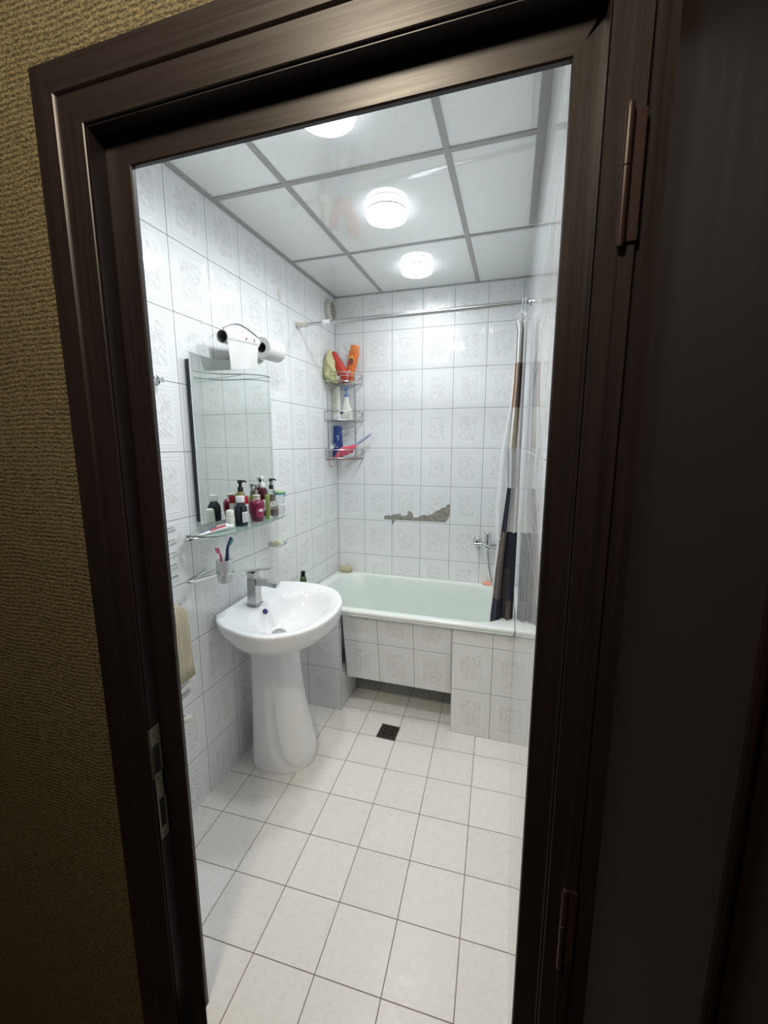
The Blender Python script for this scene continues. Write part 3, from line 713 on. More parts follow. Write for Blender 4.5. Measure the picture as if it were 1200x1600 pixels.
S0 = SZ+0.0004
def sx(y, off): return lx(y, off)
def bottle(name, x, y, z, prof, mat, n=24, cap=None, capmat=None, label=None, cat='bottle', group=None, sxy=(1, 1), capname='cap'):
    e = empty(name, (x, y, z))
    mb = MB(); mb.lathe((x, y, z), prof, n=n, sx=sxy[0], sy=sxy[1]); build(mb, 'body', mat, parent=e, angle=50)
    if cap:
        mb = MB(); mb.lathe((x, y, z), cap, n=n); build(mb, capname, capmat, parent=e, angle=50)
    if label: tag(e, label, cat, group)
    return e
def pump(e, x, y, z, h, d, mat, r=0.011, ln=0.035):
    """collar, stem and nozzle head on top of a bottle; d = nozzle direction"""
    d = Vector(d).normalized()
    mb = MB(); mb.lathe((x, y, z), [(0.0001, 0), (r, 0), (r, h*0.35), (r*0.8, h*0.4), (0.0001, h*0.4)], n=18); mb.lathe((x, y, z), [(0.0001, h*0.38), (0.0035, h*0.38), (0.0035, h*0.75), (0.0001, h*0.75)], n=12)
    mb.lathe((x, y, z), [(0.0001, h*0.70), (0.008, h*0.72), (0.0085, h*0.95), (0.006, h), (0.0001, h)], n=16)
    a = Vector((x, y, z+h*0.86)); mb.tube([a, a+d*ln*0.7+Vector((0, 0, 0.001)), a+d*ln-Vector((0, 0, 0.005))], [0.0055, 0.0045, 0.0035], n=10)
    return build(mb, 'pump', mat, parent=e, angle=50)
# toothpaste tube lying
tx, ty = 0.062, -1.395
te = empty('toothpaste_tube', (tx, ty, S0))
rg = []; D = Vector((0.055, 0.13, 0)).normalized(); Nn = Vector((-D.y, D.x, 0))
base = Vector((lx(-1.435, 0.050), -1.440, S0))
for t, hw, hh in ((0, .024, .0012), (0.03, .0235, .004), (0.07, .021, .009), (0.11, .017, .0125), (0.128, .014, .0135), (0.131, .009, .010), (0.134, .0105, .0105), (0.150, .0105, .0105)):
    rg.append([base+D*t+Nn*hw*math.cos(2*PI*q/20)+Vector((0, 0, hh+hh*math.sin(2*PI*q/20))) for q in range(20)])
mb = MB(); mb.loft(rg[:5]); tbm = build(mb, 'body', M['white'], parent=te, angle=50)
mb = MB(); mb.loft(rg[5:]); build(mb, 'cap', M['white'], parent=te, angle=50)
def strip(t0, t1, a0, a1, mat, nm):
    rr = []
    for q in range(9):
        t = t0+(t1-t0)*q/8; i = 0
        K = [(0, .024, .0012), (0.03, .0235, .004), (0.07, .021, .009), (0.11, .017, .0125), (0.128, .014, .0135)]
        for i in range(4):
            if K[i][0] <= t <= K[i+1][0]: break
        f = (t-K[i][0])/(K[i+1][0]-K[i][0]); hw = K[i][1]+(K[i+1][1]-K[i][1])*f; hh = K[i][2]+(K[i+1][2]-K[i][2])*f
        rr.append([base+D*t+Nn*(hw+.0003)*math.cos(a0+(a1-a0)*s/6)+Vector((0, 0, hh+(hh+.0006)*math.sin(a0+(a1-a0)*s/6))) for s in range(7)])
    mb = MB(); mb.loft(rr, closed=False); build(mb, nm, mat, parent=te)
strip(0.045, 0.115, 1.9, 2.7, M['red'], 'red_band'); strip(0.004, 0.08, 1.2, 1.8, M['navybrush'], 'blue_band'); strip(0.05, 0.11, 0.8, 1.1, M['navybrush'], 'blue_band')
tag(te, 'white toothpaste tube with red and blue bands lying on the shelf', 'toothpaste')
# standing things on the shelf
def cyl(r, h, b=0.002): return [(0.0001, 0), (r-b, 0), (r, b), (r, h-b), (r-b, h), (0.0001, h)]
bottle('deodorant_stick', sx(-1.279, .080), -1.279, S0, [(0.0001, 0), (0.016, 0), (0.0175, 0.004), (0.0175, 0.042), (0.0170, 0.043), (0.0001, 0.043)], M['offwhite'],
       cap=[(0.0001, 0.0432), (0.0168, 0.0432), (0.0165, 0.068), (0.013, 0.0735), (0.006, 0.0755), (0.0001, 0.076)], capmat=M['offwhite'],
       label='small off-white round deodorant standing at the left end of the shelf', cat='deodorant')
bb = bottle('medicine_bottle', sx(-1.232, .098), -1.232, S0, [(0.0001, 0), (0.024, 0), (0.027, 0.003), (0.027, 0.068), (0.0255, 0.080), (0.019, 0.092), (0.0135, 0.098), (0.013, 0.104), (0.0001, 0.104)], M['blackglass'],
       cap=[(0.0001, 0.101), (0.0175, 0.101), (0.0180, 0.104), (0.0178, 0.124), (0.0165, 0.127), (0.0001, 0.127)], capmat=M['white'],
       label='black bottle with white screw cap and white side label on the shelf', cat='bottle')
def wrap(e, x, y, r, z0, z1, a0, a1, mat, nm='label', n=12):
    mb = MB(); mb.loft([[Vector((x+r*math.cos(a0+(a1-a0)*q/n), y+r*math.sin(a0+(a1-a0)*q/n), z)) for q in range(n+1)] for z in (z0, z1)], closed=False)
    return build(mb, nm, mat, parent=e)
bx_, by_ = sx(-1.232, .098), -1.232
lb = wrap(bb, bx_, by_, 0.0273, S0+.018, S0+.062, -0.75, 0.45, M['white'])
for q in range(6): wrap(lb, bx_, by_, 0.0275, S0+.023+q*.006, S0+.0245+q*.006, -0.62, 0.30-0.05*(q % 3), M['pipe'], 'print_line')
rb = empty('ointment_tube', (sx(-1.150, .066), -1.150, S0))
X, Y = sx(-1.150, .066), -1.150
mb = MB(); mb.loft([[Vector((X+.015*math.cos(2*PI*q/20)*1.0, Y+.017*math.sin(2*PI*q/20), S0+h)) for q in range(20)] for h in (0.0, 0.028)]); build(mb, 'cap', M['white'], parent=rb)
mb = MB(); mb.loft([[Vector((X+(.014-.012*t)*math.cos(2*PI*q/20), Y+(.016+.004*t)*math.sin(2*PI*q/20), S0+.0282+.087*t)) for q in range(20)] for t in (0, .3, .62)]); build(mb, 'body', M['white'], parent=rb, angle=50)
mb = MB(); mb.loft([[Vector((X+(.0142-.012*t)*math.cos(2*PI*q/20), Y+(.0162+.004*t)*math.sin(2*PI*q/20), S0+.0282+.087*t)) for q in range(20)] for t in (.62, .8, 1.0)]); build(mb, 'printed_top', M['red'], parent=rb, angle=50)
tag(rb, 'white tube with red crimped top standing behind the black bottle', 'tube')
def olive(X, Y, hh, lab, pm):
    e = bottle('soap_bottle', X, Y, S0, [(0.0001, 0), (0.0145, 0), (0.0165, 0.003), (0.0165, hh-.052-.022), (0.0145, hh-.052-.010), (0.010, hh-.052), (0.0001, hh-.052)], M['olive'], label=lab, cat='bottle')
    pump(e, X, Y, S0+hh-.052, .052, (0.4, 1, 0), pm, r=.009, ln=.026)
olive(sx(-1.135, .034), -1.135, .186, 'slim olive bottle with black pump, left one at the back of the shelf', M['black'])
olive(sx(-1.035, .042), -1.035, .160, 'slim olive bottle with clear pump, standing behind the maroon bottle', M['strike'])
mx, my = sx(-1.118, .100), -1.118
e = bottle('soap_bottle', mx, my, S0, [(0.0001, 0), (0.022, 0), (0.0255, 0.004), (0.031, 0.040), (0.0345, 0.070), (0.0335, 0.082), (0.026, 0.094), (0.015, 0.099), (0.0001, 0.099)], M['maroon'],
       cap=[(0.0001, 0.0985), (0.0155, 0.0985), (0.0155, 0.114), (0.0165, 0.115), (0.0165, 0.1185), (0.0001, 0.1185)], capmat=M['creamtube'],
       label='maroon rounded bottle with pink label and pale cap on the shelf', cat='bottle')
mb = MB(); mb.loft([[Vector((mx+r*math.cos(a), my+r*math.sin(a), S0+h)) for a in [-1.15+1.25*q/10 for q in range(11)]] for r, h in ((.0285, .022), (.0313, .040), (.0340, .062), (.0346, .066))], closed=False); lb = build(mb, 'label', M['maroon_label'], parent=e)
wrap(lb, mx, my, .0348, S0+.047, S0+.058, -0.75, -0.2, M['white'], 'print')
e = bottle('lotion_bottle', sx(-0.985, .044), -0.985, S0, [(0.0001, 0), (0.019, 0), (0.021, 0.003), (0.021, 0.118), (0.018, 0.132), (0.012, 0.138), (0.0001, 0.138)], M['darkmaroon'], label='tall dark maroon bottle with white pump on the shelf', cat='bottle')
pump(e, sx(-0.985, .044), -0.985, S0+.138, .055, (-0.5, 1, 0), M['white'])
wrap(e, sx(-0.985, .044), -0.985, 0.0212, S0+.03, S0+.08, -1.1, 0.6, M['white'])
e = bottle('lotion_bottle', sx(-0.938, .060), -0.938, S0, [(0.0001, 0), (0.017, 0), (0.019, 0.003), (0.019, 0.112), (0.018, 0.121), (0.012, 0.126), (0.0001, 0.126)], M['clear'], label='clear slim bottle with brown liquid and black pump on the shelf', cat='bottle')
mb = MB(); mb.lathe((sx(-0.938, .060), -0.938, S0), cyl(0.0165, 0.10), n=20); build(mb, 'liquid', M['brown'], parent=e)
pump(e, sx(-0.938, .060), -0.938, S0+.126, .052, (0.2, 1, 0), M['black'])
X, Y = sx(-1.052, .112), -1.052
e = empty('eau_de_toilette_box', (X, Y, S0)); mb = MB(); mb.box((X-.008, Y-.008, S0), (X+.008, Y+.008, S0+.114), bev=.0015); build(mb, 'carton', M['lime'], parent=e)
mb = MB(); mb.box((X+.0078, Y-.005, S0+.012), (X+.0085, Y+.005, S0+.100)); build(mb, 'printed_panel', M['olive'], parent=e)
tag(e, 'narrow tall lime green carton standing on the shelf front', 'box')
X, Y = sx(-1.000, .110), -1.000
e = empty('perfume_bottle', (X, Y, S0)); mb = MB(); mb.box((X-.014, Y-.020, S0), (X+.014, Y+.020, S0+.050), bev=.003); build(mb, 'body', M['clear'], parent=e)
mb = MB(); mb.box((X-.010, Y-.016, S0+.006), (X+.010, Y+.016, S0+.036), bev=.003); build(mb, 'liquid', M['brown'], parent=e)
mb = MB(); mb.box((X-.010, Y-.017, S0+.0505), (X+.010, Y+.017, S0+.074), bev=.002); build(mb, 'cap', M['frost'], parent=e)
tag(e, 'small clear perfume bottle with brown liquid at the shelf front', 'bottle')
X, Y = sx(-0.893, .076), -0.893
e = empty('cream_tub', (X, Y, S0)); mb = MB(); mb.lathe((X, Y, S0), [(0.0001, 0), (0.024, 0), (0.026, 0.003), (0.026, 0.038), (0.0001, 0.038)], n=28); build(mb, 'tub', M['frost'], parent=e)
mb = MB(); mb.lathe((X, Y, S0), [(0.0001, 0.038), (0.026, 0.038), (0.027, 0.039), (0.027, 0.0475), (0.0255, 0.049), (0.0001, 0.049)], n=28); build(mb, 'lid', M['white'], parent=e)
tag(e, 'white cream tub under the glass jar at the right end of shelf', 'tub')
z = S0+0.0495
e = empty('lidded_jar', (X, Y, z)); mb = MB(); mb.lathe((X, Y, z), [(0.0001, 0), (0.021, 0), (0.024, 0.003), (0.028, 0.046), (0.0265, 0.046), (0.0225, 0.005), (0.0001, 0.004)], n=28); build(mb, 'jar', M['clear'], parent=e)
mb = MB(); mb.lathe((X, Y, z), [(0.0001, 0.046), (0.029, 0.046), (0.0305, 0.048), (0.0305, 0.055), (0.0001, 0.055)], n=28); mb.box((X+.012, Y+.026, z+.030), (X+.018, Y+.033, z+.055), bev=.001); build(mb, 'seal_ring', M['teal'], parent=e)
mb = MB(); mb.lathe((X, Y, z), [(0.0001, 0.055), (0.0285, 0.055), (0.028, 0.0605), (0.026, 0.0625), (0.0001, 0.0625)], n=28); build(mb, 'lid', M['lime_lid'], parent=e)
tag(e, 'small clear jar with teal ring and lime green lid', 'jar')

# toothbrush cup on ring
CXo, CYc, CZ = 0.088, -1.345, 0.945
cx = lx(CYc, CXo)
holder = empty('cup_holder', (lx(-1.38), -1.38, 0.985))
ring = [Vector((cx+0.0355*math.cos(a), CYc+0.0355*math.sin(a), CZ+0.042)) for a in [2*PI*q/32 for q in range(32)]]
mb = MB(); mb.tube(ring, 0.0035, n=8, closed=True); build(mb, 'ring', M['chrome'], parent=holder)
P = [(lx(-1.36, 0.002), -1.355, 0.989), (lx(-1.42, 0.018), -1.415, 0.989), (lx(-1.485, 0.034), -1.488, 0.989), (lx(-1.49, 0.050), -1.492, 0.989), (lx(-1.45, 0.062), -1.450, 0.988), (lx(-1.385, 0.078), -1.384, 0.987)]
mb = MB(); mb.tube(smooth_path([Vector(p) for p in P], 4), 0.0068, n=12); build(mb, 'arm', M['chrome'], parent=holder)
tag(holder, 'chrome looped wall holder carrying the frosted toothbrush cup', 'holder')
cup = MB(); cup.lathe((cx, CYc, CZ), [(0.0001, 0), (0.024, 0), (0.027, 0.003), (0.0315, 0.045), (0.0315, 0.095), (0.0295, 0.095), (0.0295, 0.045), (0.0252, 0.006), (0.0001, 0.005)], n=32)
o = build(cup, 'toothbrush_cup', M['frost']); tag(o, 'frosted glass toothbrush cup in the chrome wall ring', 'cup')
def toothbrush(lab, pts, mat, mat2, hw, hd):
    e = empty('toothbrush', pts[0]); mb = MB(); n = len(pts)
    mb.tube([Vector(p) for p in pts], hw, n=10, sub=0); build(mb, 'handle', mat, parent=e)
    a, b = Vector(pts[-1]), Vector(pts[-2]); t = (a-b).normalized(); s = Vector(hd).normalized()
    w = t.cross(s).normalized()
    rr = []
    for u_ in (0.0, 1.0):
        rr.append([a - t*0.024*q0 + w*0.0045*q1 + s*(0.003+0.010*u_) for q0, q1 in ((0, -1), (0, 1), (1, 1), (1, -1))])
    mb = MB(); mb.loft(rr); build(mb, 'bristles', mat2, parent=e)
    tag(e, lab, 'toothbrush')
toothbrush('slim pink toothbrush standing in the frosted cup', [(cx+.006, CYc-.004, CZ+.008), (cx+.002, CYc-.008, CZ+.05), (cx-.002, CYc-.014, CZ+.095), (cx+.002, CYc-.020, CZ+.118), (cx+.003, CYc-.026, CZ+.128), (cx+.004, CYc-.034, CZ+.152)], M['pinkbrush'], M['pinkbrush'], [.004, .0045, .005, .004, .003, .003], (-.3, -1, .2))
toothbrush('navy and white toothbrush with broad head standing in the frosted cup', [(cx-.004, CYc-.008, CZ+.008), (cx, CYc+.006, CZ+.05), (cx+.004, CYc+.016, CZ+.10), (cx+.006, CYc+.018, CZ+.135), (cx+.008, CYc+.026, CZ+.158), (cx+.010, CYc+.042, CZ+.178)], M['navybrush'], M['teal'], [.0045, .006, .0075, .006, .0045, .006], (.5, .2, -.8))

# soap dish
SY = -0.885
sdx = lx(SY, 0.050)
e = empty('soap_dish', (sdx, SY, 0.985)); mb = MB(); mb.lathe((sdx, SY, 0.985), [(0.0001, 0), (0.030, 0.0), (0.045, 0.010), (0.050, 0.018), (0.0475, 0.018), (0.042, 0.011), (0.028, 0.004), (0.0001, 0.004)], n=32, sx=0.9, sy=1.15); build(mb, 'dish', M['clear'], parent=e)
mb = MB(); mb.tube([Vector((sdx+0.0465*0.9*math.cos(2*PI*q/32), SY+0.0465*1.15*math.sin(2*PI*q/32), 0.995)) for q in range(32)], 0.0022, n=8, closed=True); mb.tube([(lx(SY, 0.002), SY+.01, 0.995), (lx(SY, 0.012), SY+.01, 0.995)], 0.008, n=12); build(mb, 'ring', M['chrome'], parent=e)
tag(e, 'clear soap dish on a small chrome wall ring above the basin', 'soap dish')
mb = MB(); mb.box((-0.024, -0.036, 0), (0.024, 0.036, 0.022), bev=0.007, mat=Matrix.Translation((sdx+.002, SY-.008, 0.993)) @ Matrix.Rotation(0.35, 4, 'Z') @ Matrix.Rotation(-0.22, 4, 'Y')); o = build(mb, 'soap_bar', M['cream'], angle=70); tag(o, 'cream bar of soap in the clear wall dish', 'soap')

# toilet paper holder
TO = 0.080
h = empty('toilet_roll_holder', (lx(-0.95), -0.95, 1.96))
mb = MB(); mb.tube([Vector((lx(-1.02, TO), -1.055, 1.946)), Vector((lx(-0.94, TO), -0.90, 1.950))], 0.010, n=12); mb.tube([Vector((lx(-0.9, 0.0), -0.985, 1.958)), Vector((lx(-0.9, TO), -0.985, 1.951))], 0.010, n=12); mb.lathe((lx(-0.985, 0.0), -0.985, 1.958), cyl(0.024, 0.010), axis=(1, 0, 0), n=20)
build(mb, 'chrome_arm', M['chrome'], parent=h)
mb = MB(); mb.tube([Vector(p) for p in ((lx(-1.1, .05), -1.215, 1.965), (lx(-1.1, .05), -1.17, 1.99), (lx(-1.1, .055), -1.12, 2.004), (lx(-1.1, .06), -1.06, 1.998), (lx(-1.0, .07), -1.00, 1.975), (lx(-1.0, .078), -0.975, 1.955))], 0.0035, n=8, sub=4); build(mb, 'wire_arm', M['wire'], parent=h)
tag(h, 'wall roll holder with dark wire arm and chrome spindle', 'holder')
y0, y1 = -1.262, -1.040
a = Vector((lx(y0, TO), y0, 1.922)); b = Vector((lx(y1, TO), y1, 1.944)); ax = (b-a).normalized(); L = (b-a).length
e = empty('cardboard_tube', a)
mb = MB(); mb.lathe(a, [(0.0215, 0.0), (0.0242, 0.0), (0.0242, L), (0.0215, L), (0.0215, 0.0)], axis=ax, n=32); 
bmesh.ops.remove_doubles(mb.bm, verts=mb.bm.verts[:], dist=1e-5)
tubeo = build(mb, 'tube', M['card'], parent=e, angle=50)
mb = MB(); mb.lathe(a, [(0.0244, 0.002), (0.0256, 0.002), (0.0252, L*0.5), (0.0256, L-0.002), (0.0244, L-0.002)], axis=ax, n=32)
for f in [f for f in mb.bm.faces if len(f.verts) > 6]: mb.bm.faces.remove(f)
build(mb, 'paper_wrap', M['paperroll'], parent=e, angle=50)
# hanging sheet
mb = MB(); g0 = []
for q in range(13):
    t = q/12; row = []
    for s_ in range(13):
        u_ = s_/12
        yv = (y0+0.004)+(y1-0.016-y0)*u_
        ztop = 1.910+0.018*u_
        zv = ztop-(0.110-0.018*u_)*t*1.0
        xx = lx(yv, TO)+0.0215 - 0.006*t + 0.004*math.sin(u_*9+t*3)*t
        row.append(Vector((xx, yv+0.018*t*(1-u_), zv)))
    g0.append(row)
mb.loft(g0, closed=False); mb.loft([[p-Vector((0.0012, 0, 0)) for p in r] for r in g0], closed=False)
build(mb, 'hanging_sheet', M['paperroll'], parent=e, angle=80)
for u_ in (0.55, 0.8):
    c = a+ax*L*u_+Vector((0.0258*math.cos(0.15), 0, 0.0258*math.sin(0.15))); mb = MB(); mb.box((-.0005, -.006, -.003), (.0008, .006, .003), mat=Matrix.Translation(c) @ Matrix.Rotation(0.6 if u_ < .7 else 1.5, 4, 'X'))
    build(mb, 'print', M['mauve'], parent=e)
tag(e, 'long empty cardboard tube with the last paper sheet hanging down', 'paper tube')
y0, y1 = -1.000, -0.868
a = Vector((lx(y0, TO+.004), y0, 1.934)); b = Vector((lx(y1, TO+.004), y1, 1.938)); ax = (b-a).normalized(); L = (b-a).length
e = empty('toilet_roll', a)
mb = MB(); mb.lathe(a, [(0.0225, 0.0), (0.045, 0.0), (0.0465, 0.002), (0.0465, L-.002), (0.045, L), (0.0225, L), (0.0225, 0)], axis=ax, n=40); bmesh.ops.remove_doubles(mb.bm, verts=mb.bm.verts[:], dist=1e-5)
# lathe() caps the ends: open the core again
for f in [f for f in mb.bm.faces if len(f.verts) > 6]: mb.bm.faces.remove(f)
build(mb, 'paper', M['paperroll'], parent=e, angle=50)
mb = MB(); mb.lathe(a, [(0.0205, 0.001), (0.0222, 0.001), (0.0222, L-.001), (0.0205, L-.001)], axis=ax, n=32)
for f in [f for f in mb.bm.faces if len(f.verts) > 6]: mb.bm.faces.remove(f)
build(mb, 'core', M['card'], parent=e, angle=50)
tag(e, 'white toilet paper roll hanging right of the empty cardboard tube', 'toilet paper')
for f_obj in (tubeo,):
    bmm = bmesh.new(); bmm.from_mesh(f_obj.data)
    for f in [f for f in bmm.faces if len(f.verts) > 6]: bmm.faces.remove(f)
    bmm.to_mesh(f_obj.data); bmm.free()

# small wall things
e = empty('wall_hook', (lx(-1.523), -1.523, 1.723)); mb = MB(); mb.lathe((lx(-1.523, .0005), -1.523, 1.723), [(0.0001, 0), (0.017, 0), (0.017, .003), (0.010, .006), (0.006, .008), (0.006, .022), (0.009, .026), (0.009, .030), (0.0001, .031)], axis=(1, 0, 0), n=24); build(mb, 'disc', M['chrome'], parent=e)
tag(e, 'small round chrome wall hook beside the door jamb', 'hook')
mb = MB(); mb.lathe((lx(-0.69, -0.001), -0.690, 2.262), [(0.0001, 0), (0.026, 0), (0.024, .002), (0.0001, .003)], axis=(1, 0, 0), n=20, xdir=(0, 0, 1), sx=1.25, sy=0.75); o = build(mb, 'putty_patch', M['putty']); tag(o, 'pale putty blob filling a hole high on the left wall', 'putty')
mb = MB(); mb.lathe((lx(-1.28, -0.001), -1.275, 1.978), [(0.0001, 0), (0.010, 0), (0.008, .003), (0.0001, .004)], axis=(1, 0, 0), n=12); o = build(mb, 'wall_plug', M['putty']); tag(o, 'tiny pale wall plug above the mirror', 'wall plug')
# extractor vent
vy, vz = -0.098, 2.348
vx = lx(vy, 0.0005)
e = empty('extractor_fan', (vx, vy, vz))
mb = MB(); mb.lathe((vx, vy, vz), [(0.050, 0), (0.060, 0), (0.062, .006), (0.062, .030), (0.058, .036), (0.052, .036), (0.050, .030)], axis=(1, 0, 0), n=40)
for f in [f for f in mb.bm.faces if len(f.verts) > 6]: mb.bm.faces.remove(f)
build(mb, 'round_housing', M['grille'], parent=e)
mb = MB(); mb.lathe((vx, vy, vz), cyl(0.051, 0.026, .001), axis=(1, 0, 0), n=40); build(mb, 'back_mesh', M['fan_in'], parent=e)
mb = MB()
for r in (0.012, 0.026, 0.040): mb.tube([Vector((vx+.032, vy+r*math.cos(2*PI*q/28), vz+r*math.sin(2*PI*q/28))) for q in range(28)], 0.0014, n=6, closed=True)
for q in range(8): mb.tube([Vector((vx+.031, vy+.010*math.cos(PI*q/4), vz+.010*math.sin(PI*q/4))), Vector((vx+.031, vy+.051*math.cos(PI*q/4), vz+.051*math.sin(PI*q/4)))], 0.0016, n=6)
build(mb, 'grille', M['grille'], parent=e)
tag(e, 'round extractor fan grille high on the left wall near the corner', 'fan')

# ------------------------------------------------------------------ towel rail
tr = empty('towel_rail', (lx(-1.75), -1.75, 0.5))
bz = [1.206, 1.160, 1.115, 1.072, 1.028, 0.918, 0.874, 0.830, 0.786, 0.660, 0.618, 0.574]
for z in bz:
    mb = MB(); curved = z in (1.206, 1.160, 1.115, 1.072, 1.028, .618, .574)
    off = 0.066
    e0 = -1.556 if z > 1.0 else (-1.548 if z in (.618, .574) else -1.553)
    if curved: pts = [(lx(e0, off-.014), e0, z), (lx(-1.62, off-.002), -1.62, z), (lx(-1.75, off+.012), -1.75, z), (lx(-1.86, off-.002), -1.88, z), (lx(-1.93, off-.014), -1.925, z)]
    else: pts = [(lx(e0, off-.014), e0, z), (lx(-1.925, off-.014), -1.925, z)]
    mb.tube([Vector(p) for p in pts], 0.0105, n=14, sub=4 if curved else 0); build(mb, 'bar', M['chrome'], parent=tr)
for y in (-1.592, -1.900):
    mb = MB(); mb.tube([Vector((lx(y, .040), y, 0.535)), Vector((lx(y, .040), y, 1.235))], 0.013, n=16); build(mb, 'upright', M['chrome'], parent=tr)
mb = MB(); mb.lathe((lx(-1.592, .040), -1.592, 1.235), [(0.0001, 0), (.014, 0), (.012, .012), (.0001, .013)], n=14); build(mb, 'end_cap', M['black'], parent=tr)
for z in (1.09, 0.62):
    mb = MB(); mb.tube([Vector((lx(-1.592, .001), -1.592, z)), Vector((lx(-1.592, .030), -1.592, z))], 0.009, n=12); build(mb, 'wall_stub', M['chrome'], parent=tr)
mb = MB(); mb.lathe((lx(-1.592, .040), -1.592, 0.535), [(0.0001, 0), (.016, 0), (.0165, -.006), (.0165, -.028), (.012, -.030), (.012, -.040), (.0001, -.040)], n=6); build(mb, 'union_nut', M['chrome'], parent=tr)
mb = MB(); mb.tube([Vector((lx(-1.592, .040), -1.592, .498)), Vector((lx(-1.592, .040), -1.592, .465)), Vector((lx(-1.592, .001), -1.592, .462))], 0.013, n=14); mb.tube([Vector((lx(-1.592, .040), -1.592, .478)), Vector((lx(-1.592, .055), -1.575, .478))], 0.010, n=14)
build(mb, 'valve', M['pipe'], parent=tr)
kn = MB(); kx = Vector((0.60, 0.80, 0)).normalized(); kb = Vector((lx(-1.592, .050), -1.583, .474)); 
rgk = []
for r_, h_ in ((.0001, 0), (.013, 0), (.0135, .003), (.0135, .028), (.012, .031), (.0001, .031)):
    rgk.append((r_, h_))
kn.lathe(kb, rgk, axis=kx, n=28)
for v in kn.bm.verts:
    pass
build(kn, 'valve_knob', M['offwhite'], parent=tr)
tag(tr, 'chrome ladder towel rail on the left wall beside the door jamb', 'towel rail')
# ribbed cream towel hanging over the rail
rows = []
prof_t = [(.075, .70), (.082, .75), (.086, .80), (.088, .86), (.088, .91), (.084, .934), (.074, .944), (.060, .944), (.050, .934), (.046, .90), (.046, .80)]
prof_t = [(.090, .652), (.090, .70)] + [(a_+.006, b_) for a_, b_ in prof_t[1:]]
for o_, z in prof_t:
    row = []
    for q in range(29):
        u_ = q/28
        yr = -1.560 - 0.012*max(0, (z-.80))/0.14 + 0.010*max(0, (.80-z))/0.15
        if z > .90: yr -= 0.030*((z-.90)/.044)**2
        y = yr + (-1.86-yr)*u_
        row.append(Vector((lx(y, o_)+0.0022*math.sin(u_*2*PI*18), y, z - (0.010*u_ if z < .68 else 0))))
    rows.append(row)
mb = MB(); mb.loft(rows, closed=False)
o = build(mb, 'towel', M['cord'], angle=80)
md = o.modifiers.new('thick', 'SOLIDIFY'); md.thickness = 0.006; md.offset = 1
tag(o, 'ribbed cream towel hanging over the chrome towel rail', 'towel')

# ------------------------------------------------------------------ curtain rail and curtain
ra = Vector((0.003, -0.514, 2.157)); rb_ = Vector((W-0.001, -0.600, 2.141)); rd = (rb_-ra).normalized(); RL = (rb_-ra).length
rod = empty('curtain_rod', ra)
mb = MB(); mb.tube([ra+rd*0.05, ra+rd*0.19], 0.0085, n=14); build(mb, 'inner_tube', M['steel'], parent=rod)
mb = MB(); mb.tube([ra+rd*0.185, rb_-rd*0.01], 0.0115, n=16); build(mb, 'outer_tube', M['steel'], parent=rod)
mb = MB(); mb.lathe(ra-rd*0.005, [(0.0001, 0), (.0175, 0), (.0175, .006), (.0125, .014), (.0125, .064), (.0001, .064)], axis=rd, n=20); build(mb, 'end_cap', M['grille'], parent=rod)
mb = MB(); mb.lathe(ra+rd*0.155, [(0.0001, 0), (.0140, 0), (.0140, .042), (.0001, .042)], axis=rd, n=20); build(mb, 'collar', M['white'], parent=rod)
mb = MB(); mb.lathe(rb_, [(0.0001, 0), (.0175, 0), (.0150, -.005), (.0125, -.010), (.0125, -.012), (.0001, -.012)], axis=rd, n=20); build(mb, 'end_cap', M['steel'], parent=rod)
tag(rod, 'steel telescopic curtain rod across the bath near the ceiling', 'curtain rod')

cur = empty('shower_curtain', (1.19, -0.62, 0.55))
# left edge of the fabric by height, right edge close to the wall
ZL = [(2.085, 1.160, 1.213), (2.055, 1.162, 1.213), (2.03, 1.169, 1.2135), (1.88, 1.168, 1.2135), (1.80, 1.166, 1.2135), (1.62, 1.158, 1.2135), (1.48, 1.150, 1.2135), (1.29, 1.158, 1.2135), (1.07, 1.138, 1.2145), (0.88, 1.120, 1.2145), (0.74, 1.112, 1.2145), (0.62, 1.103, 1.2145), (0.46, 1.098, 1.2145)]
def edge(z, k_):
    for a_, b_ in zip(ZL[:-1], ZL[1:]):
        if b_[0] <= z <= a_[0]: return a_[k_]+(b_[k_]-a_[k_])*(a_[0]-z)/(a_[0]-b_[0])
    return ZL[-1][k_] if z < ZL[-1][0] else ZL[0][k_]
def cy0(z): return -0.592 - 0.028*min(1, max(0, (2.0-z)/1.4))       # drifts out from the rod to the bath rim
zr = [2.080, 2.055, 2.03, 1.96, 1.88, 1.80, 1.74, 1.675, 1.58, 1.48, 1.38, 1.29, 1.22, 1.15, 1.07, 0.97, 0.88, 0.80, 0.72, 0.68, 0.63, 0.56, 0.49]
zbd = [1.88, 1.675, 1.48, 1.29, 1.07, 0.88, 0.72]
table = [[0]*8, [7, 1, 1, 1, 1, 1, 3, 3], [0, 0, 2, 2, 2, 2, 3, 3], [3, 3, 0, 0, 0, 3, 3, 0], [4, 4, 4, 3, 3, 3, 0, 0], [5, 5, 5, 4, 4, 4, 4, 4], [5, 5, 5, 6, 6, 6, 4, 4], [4, 4, 4, 4, 6, 5, 5, 4]]
NS = 64
grid = []
